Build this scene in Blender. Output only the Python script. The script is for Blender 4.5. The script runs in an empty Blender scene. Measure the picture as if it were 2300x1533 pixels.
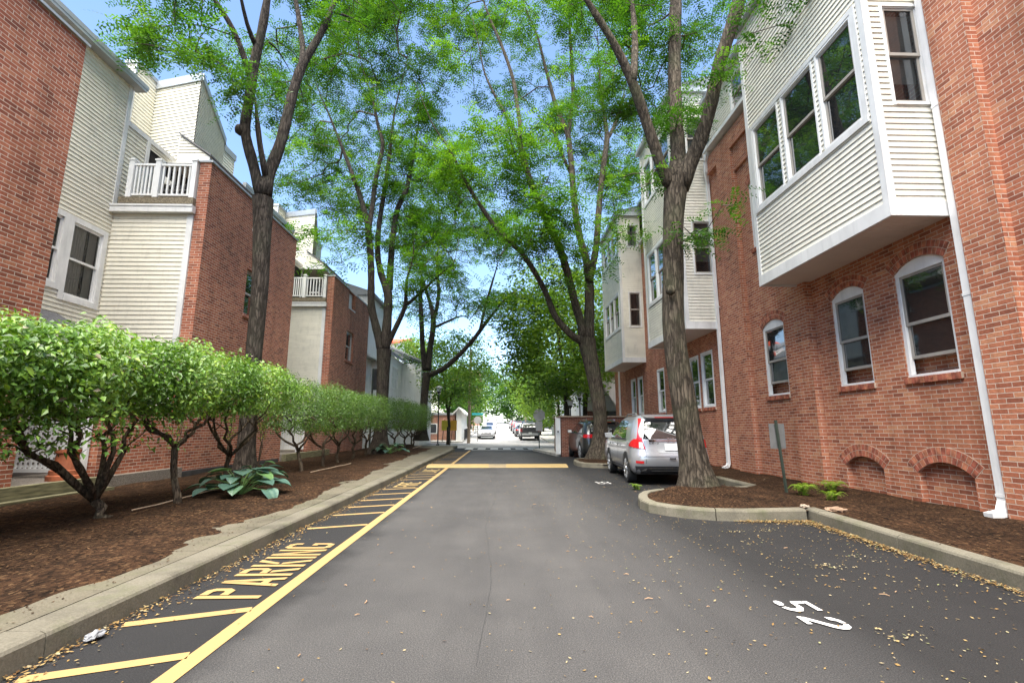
import bpy, bmesh, math, random
import numpy as np
from mathutils import Vector
R = math.radians
random.seed(7); rng = np.random.default_rng(7)
S = bpy.context.scene
COL = S.collection

# ---------------------------------------------------------------- camera
CAM_H = 1.3; FPX = 1100.0; PITCH = math.atan(195.5/1100); YAW = R(1.487)
cam = bpy.data.cameras.new('camera'); camo = bpy.data.objects.new('camera', cam); COL.objects.link(camo)
camo.location = (0, 0, CAM_H); camo.rotation_euler = (R(90)+PITCH, 0, -YAW)
cam.sensor_width = 36; cam.lens = FPX/2300*36; cam.clip_start = 0.05; cam.clip_end = 3000
S.camera = camo

# ---------------------------------------------------------------- light
SUN_EL, SUN_AZ = R(66), R(-172)          # azimuth clockwise from +Y (the way the street runs)
w = bpy.data.worlds.new('World'); S.world = w; w.use_nodes = True
nt = w.node_tree; nt.nodes.clear()
sky = nt.nodes.new('ShaderNodeTexSky'); sky.sky_type = 'NISHITA'; sky.sun_disc = False
sky.sun_elevation = SUN_EL; sky.sun_rotation = SUN_AZ; sky.air_density = 1.0; sky.dust_density = 0.6; sky.ozone_density = 3.0
bg = nt.nodes.new('ShaderNodeBackground'); bg.inputs[1].default_value = 0.095
wo = nt.nodes.new('ShaderNodeOutputWorld')
nt.links.new(sky.outputs[0], bg.inputs[0]); nt.links.new(bg.outputs[0], wo.inputs[0])
sl = bpy.data.lights.new('sun', 'SUN'); so = bpy.data.objects.new('sun', sl); COL.objects.link(so)
sl.energy = 4.0; sl.angle = R(65); sl.color = (1.0, 0.94, 0.84)
sd = Vector((math.sin(SUN_AZ)*math.cos(SUN_EL), math.cos(SUN_AZ)*math.cos(SUN_EL), math.sin(SUN_EL)))
so.rotation_euler = sd.to_track_quat('Z', 'Y').to_euler(); so.location = (0, 0, 40)
S.view_settings.view_transform = 'Standard'; S.view_settings.look = 'None'
S.view_settings.exposure = 2.1; S.view_settings.gamma = 1.0
S.cycles.max_bounces = 8; S.cycles.transparent_max_bounces = 8

# ---------------------------------------------------------------- helpers
cp_, sp_ = math.cos(PITCH), math.sin(PITCH); cy_, sy_ = math.cos(YAW), math.sin(YAW)
def ray(px, py):
    x = (px-1150)/FPX; y = -(py-766.5)/FPX
    Y = cp_-y*sp_; Z = sp_+y*cp_
    return np.array([x*cy_+Y*sy_, -x*sy_+Y*cy_, Z])
def at(px, py, Y):                      # point of the photograph at a distance Y up the street
    r = ray(px, py); return np.array([0, 0, CAM_H])+r*(Y/r[1])
def gz(y):                              # the street climbs gently beyond the crossing
    return 0.0 if y < 46 else 0.028*(y-46)**1.0 if y < 260 else 0.028*214

def tag(o, label=None, cat=None, group=None, kind=None):
    if label: o['label'] = label
    if cat: o['category'] = cat
    if group: o['group'] = group
    if kind: o['kind'] = kind
    return o
def empty(name, loc, label, cat, group=None, rz=0):
    o = bpy.data.objects.new(name, None); COL.objects.link(o); o.location = loc; o.rotation_euler = (0, 0, rz)
    o.empty_display_size = 0.3
    return tag(o, label, cat, group)
def wloc(p):
    v = Vector((0, 0, 0))
    while p is not None: v += p.location; p = p.parent
    return v
def copy_tree(o, parent=None):
    c = o.copy(); COL.objects.link(c)
    if parent is not None: c.parent = parent
    for ch in list(o.children): copy_tree(ch, c)
    return c

class MB:
    def __init__(s): s.v = []; s.f = []; s.m = []
    def poly(s, pts, m=0):
        b = len(s.v); s.v += [tuple(map(float, p)) for p in pts]; s.f.append(tuple(range(b, b+len(pts)))); s.m.append(m)
    def box(s, x0, x1, y0, y1, z0, z1, m=0):
        b = len(s.v)
        s.v += [(x0,y0,z0),(x1,y0,z0),(x1,y1,z0),(x0,y1,z0),(x0,y0,z1),(x1,y0,z1),(x1,y1,z1),(x0,y1,z1)]
        for q in ((0,3,2,1),(4,5,6,7),(0,1,5,4),(1,2,6,5),(2,3,7,6),(3,0,4,7)):
            s.f.append(tuple(b+i for i in q)); s.m.append(m)
    def obox(s, fr, u0, u1, o0, o1, z0, z1, m=0):      # box in a wall frame (along, outward, up)
        b = len(s.v)
        s.v += [fr(u,o,z) for z in (z0,z1) for (u,o) in ((u0,o0),(u1,o0),(u1,o1),(u0,o1))]
        for q in ((0,3,2,1),(4,5,6,7),(0,1,5,4),(1,2,6,5),(2,3,7,6),(3,0,4,7)):
            s.f.append(tuple(b+i for i in q)); s.m.append(m)
    def prism(s, pts, z0, z1, m=0):                    # plan polygon; z0/z1 numbers or lists
        n = len(pts); a = [z0]*n if not hasattr(z0,'__len__') else z0; c = [z1]*n if not hasattr(z1,'__len__') else z1
        lo = [(p[0],p[1],q) for p,q in zip(pts,a)]; hi = [(p[0],p[1],q) for p,q in zip(pts,c)]
        b = len(s.v); s.v += lo+hi
        s.f.append(tuple(range(b+n-1,b-1,-1))); s.m.append(m); s.f.append(tuple(range(b+n,b+2*n))); s.m.append(m)
        for i in range(n):
            j = (i+1)%n; s.f.append((b+i,b+j,b+n+j,b+n+i)); s.m.append(m)
    def extrude(s, pts, d, m=0):                       # closed 3-D polygon pushed along d
        n = len(pts); b = len(s.v); d = np.array(d)
        s.v += [tuple(p) for p in pts]+[tuple(np.array(p)+d) for p in pts]
        s.f.append(tuple(range(b,b+n))); s.m.append(m); s.f.append(tuple(range(b+2*n-1,b+n-1,-1))); s.m.append(m)
        for i in range(n):
            j = (i+1)%n; s.f.append((b+i,b+j,b+n+j,b+n+i)); s.m.append(m)
    def tube(s, pts, rad, n=8, m=0, cap=True, jit=0.0):
        pts = [np.array(p, float) for p in pts]; k = len(pts)
        if not hasattr(rad,'__len__'): rad = [rad]*k
        b = len(s.v); ref = None
        for i in range(k):
            t = pts[min(i+1,k-1)]-pts[max(i-1,0)]; t = t/(np.linalg.norm(t)+1e-9)
            if ref is None:
                ref = np.array([1,0,0]) if abs(t[0]) < 0.8 else np.array([0,1,0])
            a = ref-t*(ref@t); a /= np.linalg.norm(a)+1e-9; ref = a; c = np.cross(t,a)
            for j in range(n):
                th = 2*math.pi*j/n; rr = rad[i]*(1+(random.uniform(-jit,jit) if jit else 0))
                s.v.append(tuple(pts[i]+rr*(math.cos(th)*a+math.sin(th)*c)))
        for i in range(k-1):
            for j in range(n):
                j2 = (j+1)%n; s.f.append((b+i*n+j,b+i*n+j2,b+(i+1)*n+j2,b+(i+1)*n+j)); s.m.append(m)
        if cap:
            s.f.append(tuple(b+j for j in range(n-1,-1,-1))); s.m.append(m)
            s.f.append(tuple(b+(k-1)*n+j for j in range(n))); s.m.append(m)
    def lathe(s, c, prof, n=20, m=0, axis='z'):        # prof: (radius, height)
        b = len(s.v)
        for r,h in prof:
            for j in range(n):
                th = 2*math.pi*j/n; a,d = r*math.cos(th), r*math.sin(th)
                s.v.append((c[0]+a,c[1]+d,c[2]+h) if axis=='z' else (c[0]+h,c[1]+a,c[2]+d))
        for i in range(len(prof)-1):
            for j in range(n):
                j2=(j+1)%n; s.f.append((b+i*n+j,b+i*n+j2,b+(i+1)*n+j2,b+(i+1)*n+j)); s.m.append(m)
        s.f.append(tuple(b+j for j in range(n-1,-1,-1))); s.m.append(m)
        e = b+(len(prof)-1)*n; s.f.append(tuple(e+j for j in range(n))); s.m.append(m)
    def build(s, name, mats, parent=None, smooth=False, local=False, uv=True, label=None):
        if not isinstance(mats,(list,tuple)): mats = [mats]
        me = bpy.data.meshes.new(name)
        off = Vector((0,0,0)) if (local or parent is None) else wloc(parent)
        V = np.array(s.v, float).reshape(-1,3)
        me.from_pydata((V-np.array(off)).tolist(), [], s.f)
        for mm in mats: me.materials.append(mm)
        me.polygons.foreach_set('material_index', s.m)
        if smooth: me.polygons.foreach_set('use_smooth', [True]*len(s.f))
        if uv: box_uv(me, np.array(off))
        me.update()
        o = bpy.data.objects.new(name, me); COL.objects.link(o)
        if parent is not None: o.parent = parent
        if label: o['label'] = label
        return o

def box_uv(me, off):
    npol = len(me.polygons); nl = len(me.loops)
    N = np.empty(npol*3); me.polygons.foreach_get('normal', N); N = N.reshape(-1,3)
    lt = np.empty(npol, np.int64); me.polygons.foreach_get('loop_total', lt)
    vi = np.empty(nl, np.int64); me.loops.foreach_get('vertex_index', vi)
    P = np.empty(len(me.vertices)*3); me.vertices.foreach_get('co', P); P = P.reshape(-1,3)+off
    n = np.repeat(N, lt, axis=0); p = P[vi]
    hz = np.abs(n[:,2]) > 0.8
    t = np.stack([-n[:,1], n[:,0]],1); L = np.linalg.norm(t,axis=1)+1e-9; t /= L[:,None]
    sg = np.where(np.abs(t[:,0]) > np.abs(t[:,1]), np.sign(t[:,0]), np.sign(t[:,1])); t *= sg[:,None]
    u = np.where(hz, p[:,0], p[:,0]*t[:,0]+p[:,1]*t[:,1]); v = np.where(hz, p[:,1], p[:,2])
    lay = me.uv_layers.new(name='UVMap'); lay.data.foreach_set('uv', np.stack([u,v],1).astype(np.float32).ravel())

def quads_obj(name, Q, tone, mat, parent=None, smooth=False):
    n = len(Q); off = np.array(wloc(parent)) if parent is not None else np.zeros(3)
    me = bpy.data.meshes.new(name); me.vertices.add(4*n); me.loops.add(4*n); me.polygons.add(n)
    me.vertices.foreach_set('co', (Q.reshape(-1,3)-off).astype(np.float32).ravel())
    me.loops.foreach_set('vertex_index', np.arange(4*n, dtype=np.int32))
    me.polygons.foreach_set('loop_start', np.arange(0,4*n,4, dtype=np.int32))
    try: me.polygons.foreach_set('loop_total', np.full(n,4, dtype=np.int32))
    except Exception: pass
    a = me.attributes.new('tone','FLOAT','FACE'); a.data.foreach_set('value', np.asarray(tone, np.float32))
    me.materials.append(mat); me.update(calc_edges=True)
    o = bpy.data.objects.new(name, me); COL.objects.link(o)
    if parent is not None: o.parent = parent
    return o

def unit(a): return a/(np.linalg.norm(a,axis=-1,keepdims=True)+1e-9)
def leaf_quads(P, A, N, L, W):          # diamond leaves: base P, axis A, face normal N
    B = unit(np.cross(A,N)); L = np.asarray(L)[:,None]; W = np.asarray(W)[:,None]
    return np.stack([P, P+A*L*.45+B*W*.5, P+A*L, P+A*L*.45-B*W*.5],1)

# ---------------------------------------------------------------- materials
def nodes(name):
    m = bpy.data.materials.new(name); m.use_nodes = True; t = m.node_tree; t.nodes.clear()
    out = t.nodes.new('ShaderNodeOutputMaterial'); b = t.nodes.new('ShaderNodeBsdfPrincipled')
    t.links.new(b.outputs[0], out.inputs[0]); return m, t, b, out
def nd(t, typ, **kw):
    n = t.nodes.new('ShaderNode'+typ)
    for k,v in kw.items():
        if k in n.inputs.keys() if isinstance(k,str) else False: n.inputs[k].default_value = v
        else: setattr(n,k,v)
    return n
def noise(t, vec, scale, detail=4, rough=.55):
    n = t.nodes.new('ShaderNodeTexNoise'); n.inputs['Scale'].default_value = scale; n.inputs['Detail'].default_value = detail; n.inputs['Roughness'].default_value = rough
    if vec is not None: t.links.new(vec, n.inputs['Vector'])
    return n
def ramp(t, fac, stops):
    r = t.nodes.new('ShaderNodeValToRGB'); e = r.color_ramp.elements
    while len(e) < len(stops): e.new(0.5)
    for x,(p,c) in zip(e, stops):
        x.position = p; x.color = tuple(c)+(1,) if len(c) == 3 else c
    t.links.new(fac, r.inputs[0]); return r
def mix(t, a, b, fac, typ='MIX'):
    m = t.nodes.new('ShaderNodeMix'); m.data_type = 'RGBA'; m.blend_type = typ
    for i,x in ((6,a),(7,b)):
        if isinstance(x,(tuple,list)): m.inputs[i].default_value = tuple(x)+(1,)
        else: t.links.new(x, m.inputs[i])
    if isinstance(fac,(int,float)): m.inputs[0].default_value = fac
    else: t.links.new(fac, m.inputs[0])
    return m.outputs[2]
def bump(t, b, h, strength=.3, dist=.01):
    n = t.nodes.new('ShaderNodeBump'); n.inputs['Strength'].default_value = strength; n.inputs['Distance'].default_value = dist
    t.links.new(h, n.inputs['Height']); t.links.new(n.outputs[0], b.inputs['Normal'])
def mp(t, vec, sc):
    n = t.nodes.new('ShaderNodeMapping'); n.inputs['Scale'].default_value = sc; t.links.new(vec, n.inputs[0]); return n.outputs[0]
def obj_co(t): return t.nodes.new('ShaderNodeTexCoord').outputs['Object']
def M(name, col, rough=.6, var=.12, vs=2.0, bs=0, bd=.004, metal=0.0, spec=.4, coat=0.0, stretch=(1,1,1)):
    m,t,b,o = nodes(name); c = mp(t, obj_co(t), stretch)
    n = noise(t, c, vs, 5); d = [max(0,x*(1-var*1.6)) for x in col]; l = [min(1,x*(1+var)) for x in col]
    r = ramp(t, n.outputs[0], [(.3,d),(.7,l)]); rc = r.outputs[0]
    if 'siding' in name or 'trim' in name:
        g1 = noise(t, mp(t, c, (3.5,3.5,.35)), 1.8, 6, .7); rc = mix(t, rc, tuple(x*.62 for x in col), ramp(t, g1.outputs[0], [(.50,(0,0,0)),(.78,(.6,.6,.6))]).outputs[0])
    t.links.new(rc, b.inputs['Base Color'])
    b.inputs['Roughness'].default_value = rough; b.inputs['Metallic'].default_value = metal
    b.inputs['Specular IOR Level'].default_value = spec; b.inputs['Coat Weight'].default_value = coat; b.inputs['Coat Roughness'].default_value = .05
    if bs: bump(t, b, noise(t, c, bs, 6, .65).outputs[0], .5, bd)
    return m
def brick_mat(name, stops, mortar, dirt=.25, mort=.0055):
    m,t,b,o = nodes(name); uv = t.nodes.new('ShaderNodeTexCoord').outputs['UV']
    k = t.nodes.new('ShaderNodeTexBrick'); t.links.new(uv, k.inputs['Vector'])
    for i,v in (('Scale',1.0),('Mortar Size',mort),('Mortar Smooth',.2),('Bias',0.0),('Brick Width',.2132),('Row Height',.0677)): k.inputs[i].default_value = v
    k.inputs['Color1'].default_value = (0,0,0,1); k.inputs['Color2'].default_value = (1,1,1,1); k.inputs['Mortar'].default_value = (.5,.5,.5,1)
    rp = ramp(t, k.outputs['Color'], stops)
    n1 = noise(t, uv, 26, 5, .7); c1 = mix(t, rp.outputs[0], ramp(t, n1.outputs[0], [(.3,(.62,.62,.62)),(.7,(1.2,1.2,1.2))]).outputs[0], .7, 'MULTIPLY')
    n3 = noise(t, uv, 9, 3); mc = mix(t, mortar, tuple(x*.68 for x in mortar), n3.outputs[0])
    c2 = mix(t, c1, mc, k.outputs['Fac'])
    n2 = noise(t, mp(t, uv, (1,.45,1)), .8, 5, .6)
    c3 = mix(t, c2, ramp(t, n2.outputs[0], [(.3,(1-dirt,)*3),(.65,(1.08,1.06,1.05))]).outputs[0], 1, 'MULTIPLY')
    n4 = noise(t, mp(t, uv, (2.2,.22,1)), 1.3, 6, .65); c3 = mix(t, c3, ramp(t, n4.outputs[0], [(.36,(.70,.68,.66)),(.52,(1,1,1))]).outputs[0], .75, 'MULTIPLY')
    n5 = noise(t, uv, .55, 6, .7); c3 = mix(t, c3, tuple(x*.8 for x in mortar), ramp(t, n5.outputs[0], [(.62,(0,0,0)),(.85,(.18,.18,.18))]).outputs[0])
    t.links.new(c3, b.inputs['Base Color']); b.inputs['Roughness'].default_value = .85; b.inputs['Specular IOR Level'].default_value = .25
    iv = t.nodes.new('ShaderNodeMath'); iv.operation = 'MULTIPLY_ADD'; iv.inputs[1].default_value = -1; t.links.new(k.outputs['Fac'], iv.inputs[0]); t.links.new(n1.outputs[0], iv.inputs[2])
    bump(t, b, iv.outputs[0], .7, .008); return m
def leaf_mat(name, stops, trans=.35, tcol=(1.25,1.25,.5), rough=.45, spec=.35):
    m,t,b,o = nodes(name); a = t.nodes.new('ShaderNodeAttribute'); a.attribute_name = 'tone'
    r = ramp(t, a.outputs['Fac'], stops); b.inputs['Roughness'].default_value = rough; b.inputs['Specular IOR Level'].default_value = spec
    t.links.new(r.outputs[0], b.inputs['Base Color'])
    if trans > 0:
        tr = t.nodes.new('ShaderNodeBsdfTranslucent'); t.links.new(mix(t, r.outputs[0], tcol, 1, 'MULTIPLY'), tr.inputs[0])
        ms = t.nodes.new('ShaderNodeMixShader'); ms.inputs[0].default_value = trans
        t.links.new(b.outputs[0], ms.inputs[1]); t.links.new(tr.outputs[0], ms.inputs[2]); t.links.new(ms.outputs[0], o.inputs[0])
    return m
def glass_mat(name, see=.0, base=(.012,.014,.016)):
    m,t,b,o = nodes(name); c = obj_co(t)
    b.inputs['Base Color'].default_value = base+(1,); b.inputs['Roughness'].default_value = .03; b.inputs['Specular IOR Level'].default_value = 1.0; b.inputs['Coat Weight'].default_value = 1.0; b.inputs['Coat IOR'].default_value = 1.9; b.inputs['Coat Roughness'].default_value = .02
    bump(t, b, noise(t, c, 1.7, 2).outputs[0], .12, .02)
    if see:
        tr = t.nodes.new('ShaderNodeBsdfTransparent'); tr.inputs[0].default_value = (.85,.88,.87,1)
        fr = t.nodes.new('ShaderNodeFresnel'); fr.inputs[0].default_value = 1.5
        mm = t.nodes.new('ShaderNodeMath'); mm.operation = 'ADD'; mm.inputs[1].default_value = 1-see; t.links.new(fr.outputs[0], mm.inputs[0])
        ms = t.nodes.new('ShaderNodeMixShader'); t.links.new(mm.outputs[0], ms.inputs[0]); t.links.new(tr.outputs[0], ms.inputs[1]); t.links.new(b.outputs[0], ms.inputs[2]); t.links.new(ms.outputs[0], o.inputs[0])
    return m

def asphalt_mat():
    m,t,b,o = nodes('asphalt'); c = obj_co(t)
    n1 = noise(t, c, 120, 3, .75); n2 = noise(t, c, 1.1, 6, .6); n3 = noise(t, c, 40, 3)
    sep = t.nodes.new('ShaderNodeSeparateXYZ'); t.links.new(c, sep.inputs[0])
    # driving lane worn paler than the parking strips on either side
    w1 = t.nodes.new('ShaderNodeMath'); w1.operation = 'MULTIPLY_ADD'; w1.inputs[1].default_value = .7; w1.inputs[2].default_value = -.35; t.links.new(n2.outputs[0], w1.inputs[0])
    w2 = t.nodes.new('ShaderNodeMath'); w2.operation = 'ADD'; t.links.new(sep.outputs[0], w2.inputs[0]); t.links.new(w1.outputs[0], w2.inputs[1])
    mr = t.nodes.new('ShaderNodeMapRange'); mr.inputs[1].default_value = -2.6; mr.inputs[2].default_value = 4.4; t.links.new(w2.outputs[0], mr.inputs[0])
    lane = ramp(t, mr.outputs[0], [(.0,(.0115,.011,.0115)),(.12,(.013,.0125,.013)),(.16,(.047,.0455,.0445)),(.5,(.056,.054,.0525)),(.62,(.038,.0367,.036)),(.72,(.0135,.013,.013)),(1,(.011,.0105,.011))])
    far = ramp(t, sep.outputs[1], [(0,(0,0,0)),(1,(1,1,1))])
    sp = ramp(t, n1.outputs[0], [(.36,(.40,.40,.42)),(.5,(.92,.92,.92)),(.60,(1.35,1.33,1.3)),(.70,(2.6,2.5,2.4))])
    col = mix(t, lane.outputs[0], sp.outputs[0], 1, 'MULTIPLY')
    col = mix(t, col, ramp(t, n2.outputs[0], [(.3,(.82,.82,.83)),(.7,(1.12,1.11,1.1))]).outputs[0], 1, 'MULTIPLY')
    n6 = noise(t, mp(t, c, (1,.12,1)), 1.6, 5, .6); col = mix(t, col, ramp(t, n6.outputs[0], [(.34,(.78,.78,.79)),(.55,(1.04,1.04,1.04))]).outputs[0], .8, 'MULTIPLY')
    n7 = noise(t, c, 3.3, 4, .75); col = mix(t, col, ramp(t, n7.outputs[0], [(.24,(.6,.6,.61)),(.36,(1,1,1))]).outputs[0], .8, 'MULTIPLY')
    t.links.new(col, b.inputs['Base Color']); b.inputs['Roughness'].default_value = .82; b.inputs['Specular IOR Level'].default_value = .35
    bump(t, b, n1.outputs[0], .55, .006); return m
def concrete_mat(name, col, moss=.4):
    m,t,b,o = nodes(name); c = obj_co(t); n1 = noise(t, c, 60, 5, .7); n2 = noise(t, c, 1.6, 6, .65); n3 = noise(t, c, 300, 2)
    k = ramp(t, n2.outputs[0], [(.3,tuple(x*.6 for x in col)),(.5,col),(.72,tuple(min(1,x*1.15) for x in col))])
    k2 = mix(t, k.outputs[0], ramp(t, n1.outputs[0], [(.3,(.6,.6,.58)),(.65,(1.1,1.1,1.1))]).outputs[0], .8, 'MULTIPLY')
    k3 = mix(t, k2, (.085,.09,.045), ramp(t, noise(t, c, 2.7, 6, .7).outputs[0], [(.5,(0,0,0)),(.72,(moss,)*3)]).outputs[0])
    t.links.new(k3, b.inputs['Base Color']); b.inputs['Roughness'].default_value = .9; b.inputs['Specular IOR Level'].default_value = .2
    bump(t, b, n1.outputs[0], .5, .006); return m
def mulch_mat():
    m,t,b,o = nodes('bark_mulch'); c = obj_co(t)
    v = t.nodes.new('ShaderNodeTexVoronoi'); v.inputs['Scale'].default_value = 42; t.links.new(mp(t, c, (1,.6,1)), v.inputs['Vector'])
    n2 = noise(t, c, 2.2, 5); n1 = noise(t, c, 90, 3)
    r = ramp(t, v.outputs['Color'], [(.1,(.012,.007,.004)),(.45,(.030,.016,.009)),(.75,(.055,.029,.015)),(.95,(.11,.066,.034))])
    k = mix(t, r.outputs[0], ramp(t, n2.outputs[0], [(.3,(.55,.55,.55)),(.7,(1.25,1.2,1.15))]).outputs[0], 1, 'MULTIPLY')
    t.links.new(k, b.inputs['Base Color']); b.inputs['Roughness'].default_value = .95; b.inputs['Specular IOR Level'].default_value = .1
    h = mix(t, v.outputs['Distance'], n1.outputs[0], .5); bump(t, b, h, .9, .03); return m
def paint_mat(name, col, wear=.45):
    m,t,b,o = nodes(name); c = obj_co(t); n1 = noise(t, c, 170, 3, .7); n2 = noise(t, c, 3.5, 5, .6)
    a = t.nodes.new('ShaderNodeMath'); a.operation = 'MULTIPLY_ADD'; a.inputs[1].default_value = .55; t.links.new(n2.outputs[0], a.inputs[0]); t.links.new(n1.outputs[0], a.inputs[2])
    f = ramp(t, a.outputs[0], [(.52,(1,1,1)),(.52+wear*.35,(0,0,0))]); f.color_ramp.elements[0].color = (wear,)*3+(1,)
    k = mix(t, col, (.07,.066,.06), f.outputs[0]); t.links.new(k, b.inputs['Base Color']); b.inputs['Roughness'].default_value = .7
    bump(t, b, n1.outputs[0], .4, .004); return m
def bark_mat(name, c0, c1, moss=(.11,.12,.075)):
    m,t,b,o = nodes(name); c = obj_co(t)
    g = mp(t, c, (1,1,.16)); n1 = noise(t, g, 20, 6, .7); n2 = noise(t, c, 1.4, 5)
    v = t.nodes.new('ShaderNodeTexVoronoi'); v.feature = 'DISTANCE_TO_EDGE'; v.inputs['Scale'].default_value = 17
    dv = mix(t, g, n1.outputs['Color'], .12); t.links.new(dv, v.inputs['Vector'])
    k = ramp(t, n1.outputs[0], [(.3,c0),(.68,c1)]); e = ramp(t, v.outputs[0], [(.0,(.22,.21,.2)),(.16,(1,1,1))])
    k2 = mix(t, k.outputs[0], e.outputs[0], .8, 'MULTIPLY')
    k3 = mix(t, k2, moss, ramp(t, n2.outputs[0], [(.48,(0,0,0)),(.75,(.55,)*3)]).outputs[0])
    t.links.new(k3, b.inputs['Base Color']); b.inputs['Roughness'].default_value = .92; b.inputs['Specular IOR Level'].default_value = .15
    h = mix(t, e.outputs[0], n1.outputs[0], .45); bump(t, b, h, .9, .03); return m

m_asph = asphalt_mat()
m_kerb = concrete_mat('kerb_concrete', (.135,.122,.094), .6)
m_kerb2 = concrete_mat('island_kerb_concrete', (.16,.145,.11), .75)
m_pave = concrete_mat('pavement_concrete', (.118,.104,.076), .4)
m_walk = concrete_mat('sidewalk_concrete', (.46,.44,.40), .0)
m_far = concrete_mat('sunlit_tone_far_road', (.38,.37,.36), .0)  # pale tone paints bright sunlight onto the far road
m_mulch = mulch_mat()
m_gravel = M('gravel', (.20,.17,.14), .95, .5, 60, 50, .02)
m_yellow = paint_mat('yellow_paint', (.31,.20,.075), .6)
m_yellow2 = paint_mat('worn_yellow_paint', (.33,.23,.09), .72)
m_white = paint_mat('white_paint', (.50,.49,.47), .34)
m_brickL = brick_mat('brown_red_brick', [(.0,(.20,.062,.036)),(.3,(.31,.098,.054)),(.7,(.375,.122,.066)),(1,(.43,.165,.09))], (.66,.55,.44), .18)
m_brickR = brick_mat('orange_red_brick', [(.0,(.26,.088,.050)),(.2,(.37,.125,.066)),(.55,(.425,.150,.080)),(.85,(.46,.180,.095)),(1,(.53,.25,.135))], (.66,.54,.43), .2)
m_brickP = brick_mat('dark_wall_brick', [(.0,(.13,.045,.03)),(.5,(.20,.065,.04)),(1,(.26,.09,.055))], (.40,.32,.25), .3)
m_arch = brick_mat('arch_brick', [(0,(.30,.09,.05)),(1,(.44,.15,.085))], (.56,.43,.31))
m_mort = M('mortar', (.50,.38,.28), .95, .2, 8, 60, .004)
m_vous = M('voussoir_brick', (.37,.115,.065), .85, .45, 9, 70, .003)
m_sidL = M('cream_siding', (.70,.665,.55), .55, .06, 1.2, 0, stretch=(1,1,4))
m_sidR = M('ivory_siding', (.70,.67,.57), .55, .07, 1.0, 0, stretch=(1,1,4))
m_sidW = M('white_siding', (.80,.79,.77), .55, .05, 1.2)
m_trim = M('white_trim', (.74,.735,.71), .45, .06, 3)
m_trimg = M('pale_grey_trim', (.66,.655,.63), .45, .08, 2)
m_soff = M('soffit_board', (.62,.53,.46), .6, .05, 1)
m_sash = M('taupe_sash', (.33,.30,.26), .5, .08, 4)
m_sashd = M('grey_sash', (.42,.41,.39), .5, .08, 4)
m_glass = glass_mat('dark_glass')
m_glass2 = glass_mat('clear_glass', .85)
m_glass3 = glass_mat('screened_glass', .55)
m_dark = M('dark_room', (.02,.018,.016), .9, .3, 3)
m_scrn = M('insect_screen', (.07,.068,.066), .5, .2, 3)
m_curt = M('curtain', (.62,.60,.55), .8, .12, 12, stretch=(12,12,.2))
m_shing = M('slate_grey_shingle', (.14,.14,.145), .9, .35, 24, 30, .01, stretch=(1,1,2))
m_roof = M('grey_roofing', (.30,.31,.32), .8, .15, 2)
m_cop = M('metal_coping', (.42,.44,.45), .4, .1, 2, metal=.3)
m_wood = M('weathered_timber', (.20,.165,.11), .9, .4, 5, 40, .006, stretch=(6,.6,6))
m_woodg = M('mossy_timber', (.17,.155,.085), .9, .4, 5, 40, .006, stretch=(6,.6,6))
m_terra = M('terracotta', (.26,.075,.03), .8, .25, 6, 40, .003)
m_black = M('black_metal', (.018,.018,.02), .45, .1, 5)
m_dgreen = M('dark_green_metal', (.03,.04,.03), .5, .2, 5)
m_galv = M('galvanised_metal', (.13,.13,.125), .55, .12, 5, metal=.1)
m_plast = M('dark_plastic', (.03,.03,.032), .55, .1, 5)
m_barkR = bark_mat('honeylocust_bark', (.032,.025,.019), (.125,.102,.076), (.075,.082,.045))
m_barkL = bark_mat('dark_tree_bark', (.024,.019,.016), (.088,.072,.058), (.055,.06,.038))
m_twig = M('twig_bark', (.075,.058,.045), .9, .3, 8)
m_stem = bark_mat('shrub_bark', (.05,.037,.027), (.16,.12,.08))
GREEN = [(0,(.014,.045,.007)),(.35,(.032,.092,.011)),(.7,(.066,.152,.017)),(1,(.125,.225,.028))]
m_leaf = leaf_mat('honeylocust_leaf', GREEN, .50, (1.25,1.35,.4))
m_leaf2 = leaf_mat('midgreen_leaf', [(0,(.022,.066,.009)),(.4,(.052,.135,.015)),(.75,(.10,.205,.022)),(1,(.17,.285,.033))], .55, (1.35,1.4,.4))
m_leafb = leaf_mat('bright_leaf', [(0,(.045,.11,.014)),(.4,(.11,.21,.026)),(.75,(.19,.30,.038)),(1,(.28,.38,.05))], .5)
m_leafh = leaf_mat('hedge_leaf', [(0,(.035,.085,.014)),(.4,(.11,.225,.034)),(.75,(.20,.33,.046)),(.93,(.29,.41,.06)),(1,(.24,.20,.13))], .35, (1.3,1.3,.4), .33, .5)
m_leafh2 = leaf_mat('box_hedge_leaf', [(0,(.03,.07,.012)),(.4,(.08,.165,.027)),(.8,(.14,.245,.036)),(1,(.20,.31,.05))], .35, (1.3,1.3,.4), .35, .5)
m_hosta = leaf_mat('hosta_leaf', [(0,(.030,.070,.050)),(.6,(.070,.135,.105)),(1,(.10,.19,.06))], .12, (1,1.2,.7), .4, .5)
m_litter = leaf_mat('fallen_leaf', [(0,(.09,.045,.018)),(.4,(.21,.125,.045)),(.7,(.28,.20,.085)),(.9,(.28,.24,.15)),(1,(.13,.16,.05))], .1, (1,1,1), .8, .1)
m_chip = leaf_mat('bark_chip', [(0,(.014,.008,.004)),(.45,(.042,.022,.011)),(.8,(.085,.046,.022)),(.95,(.17,.10,.05)),(1,(.24,.19,.13))], 0, (1,1,1), .9, .1)
m_straw = leaf_mat('dry_grass', [(0,(.16,.08,.03)),(1,(.34,.20,.08))], .2, (1,1,1), .8, .1)
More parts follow.
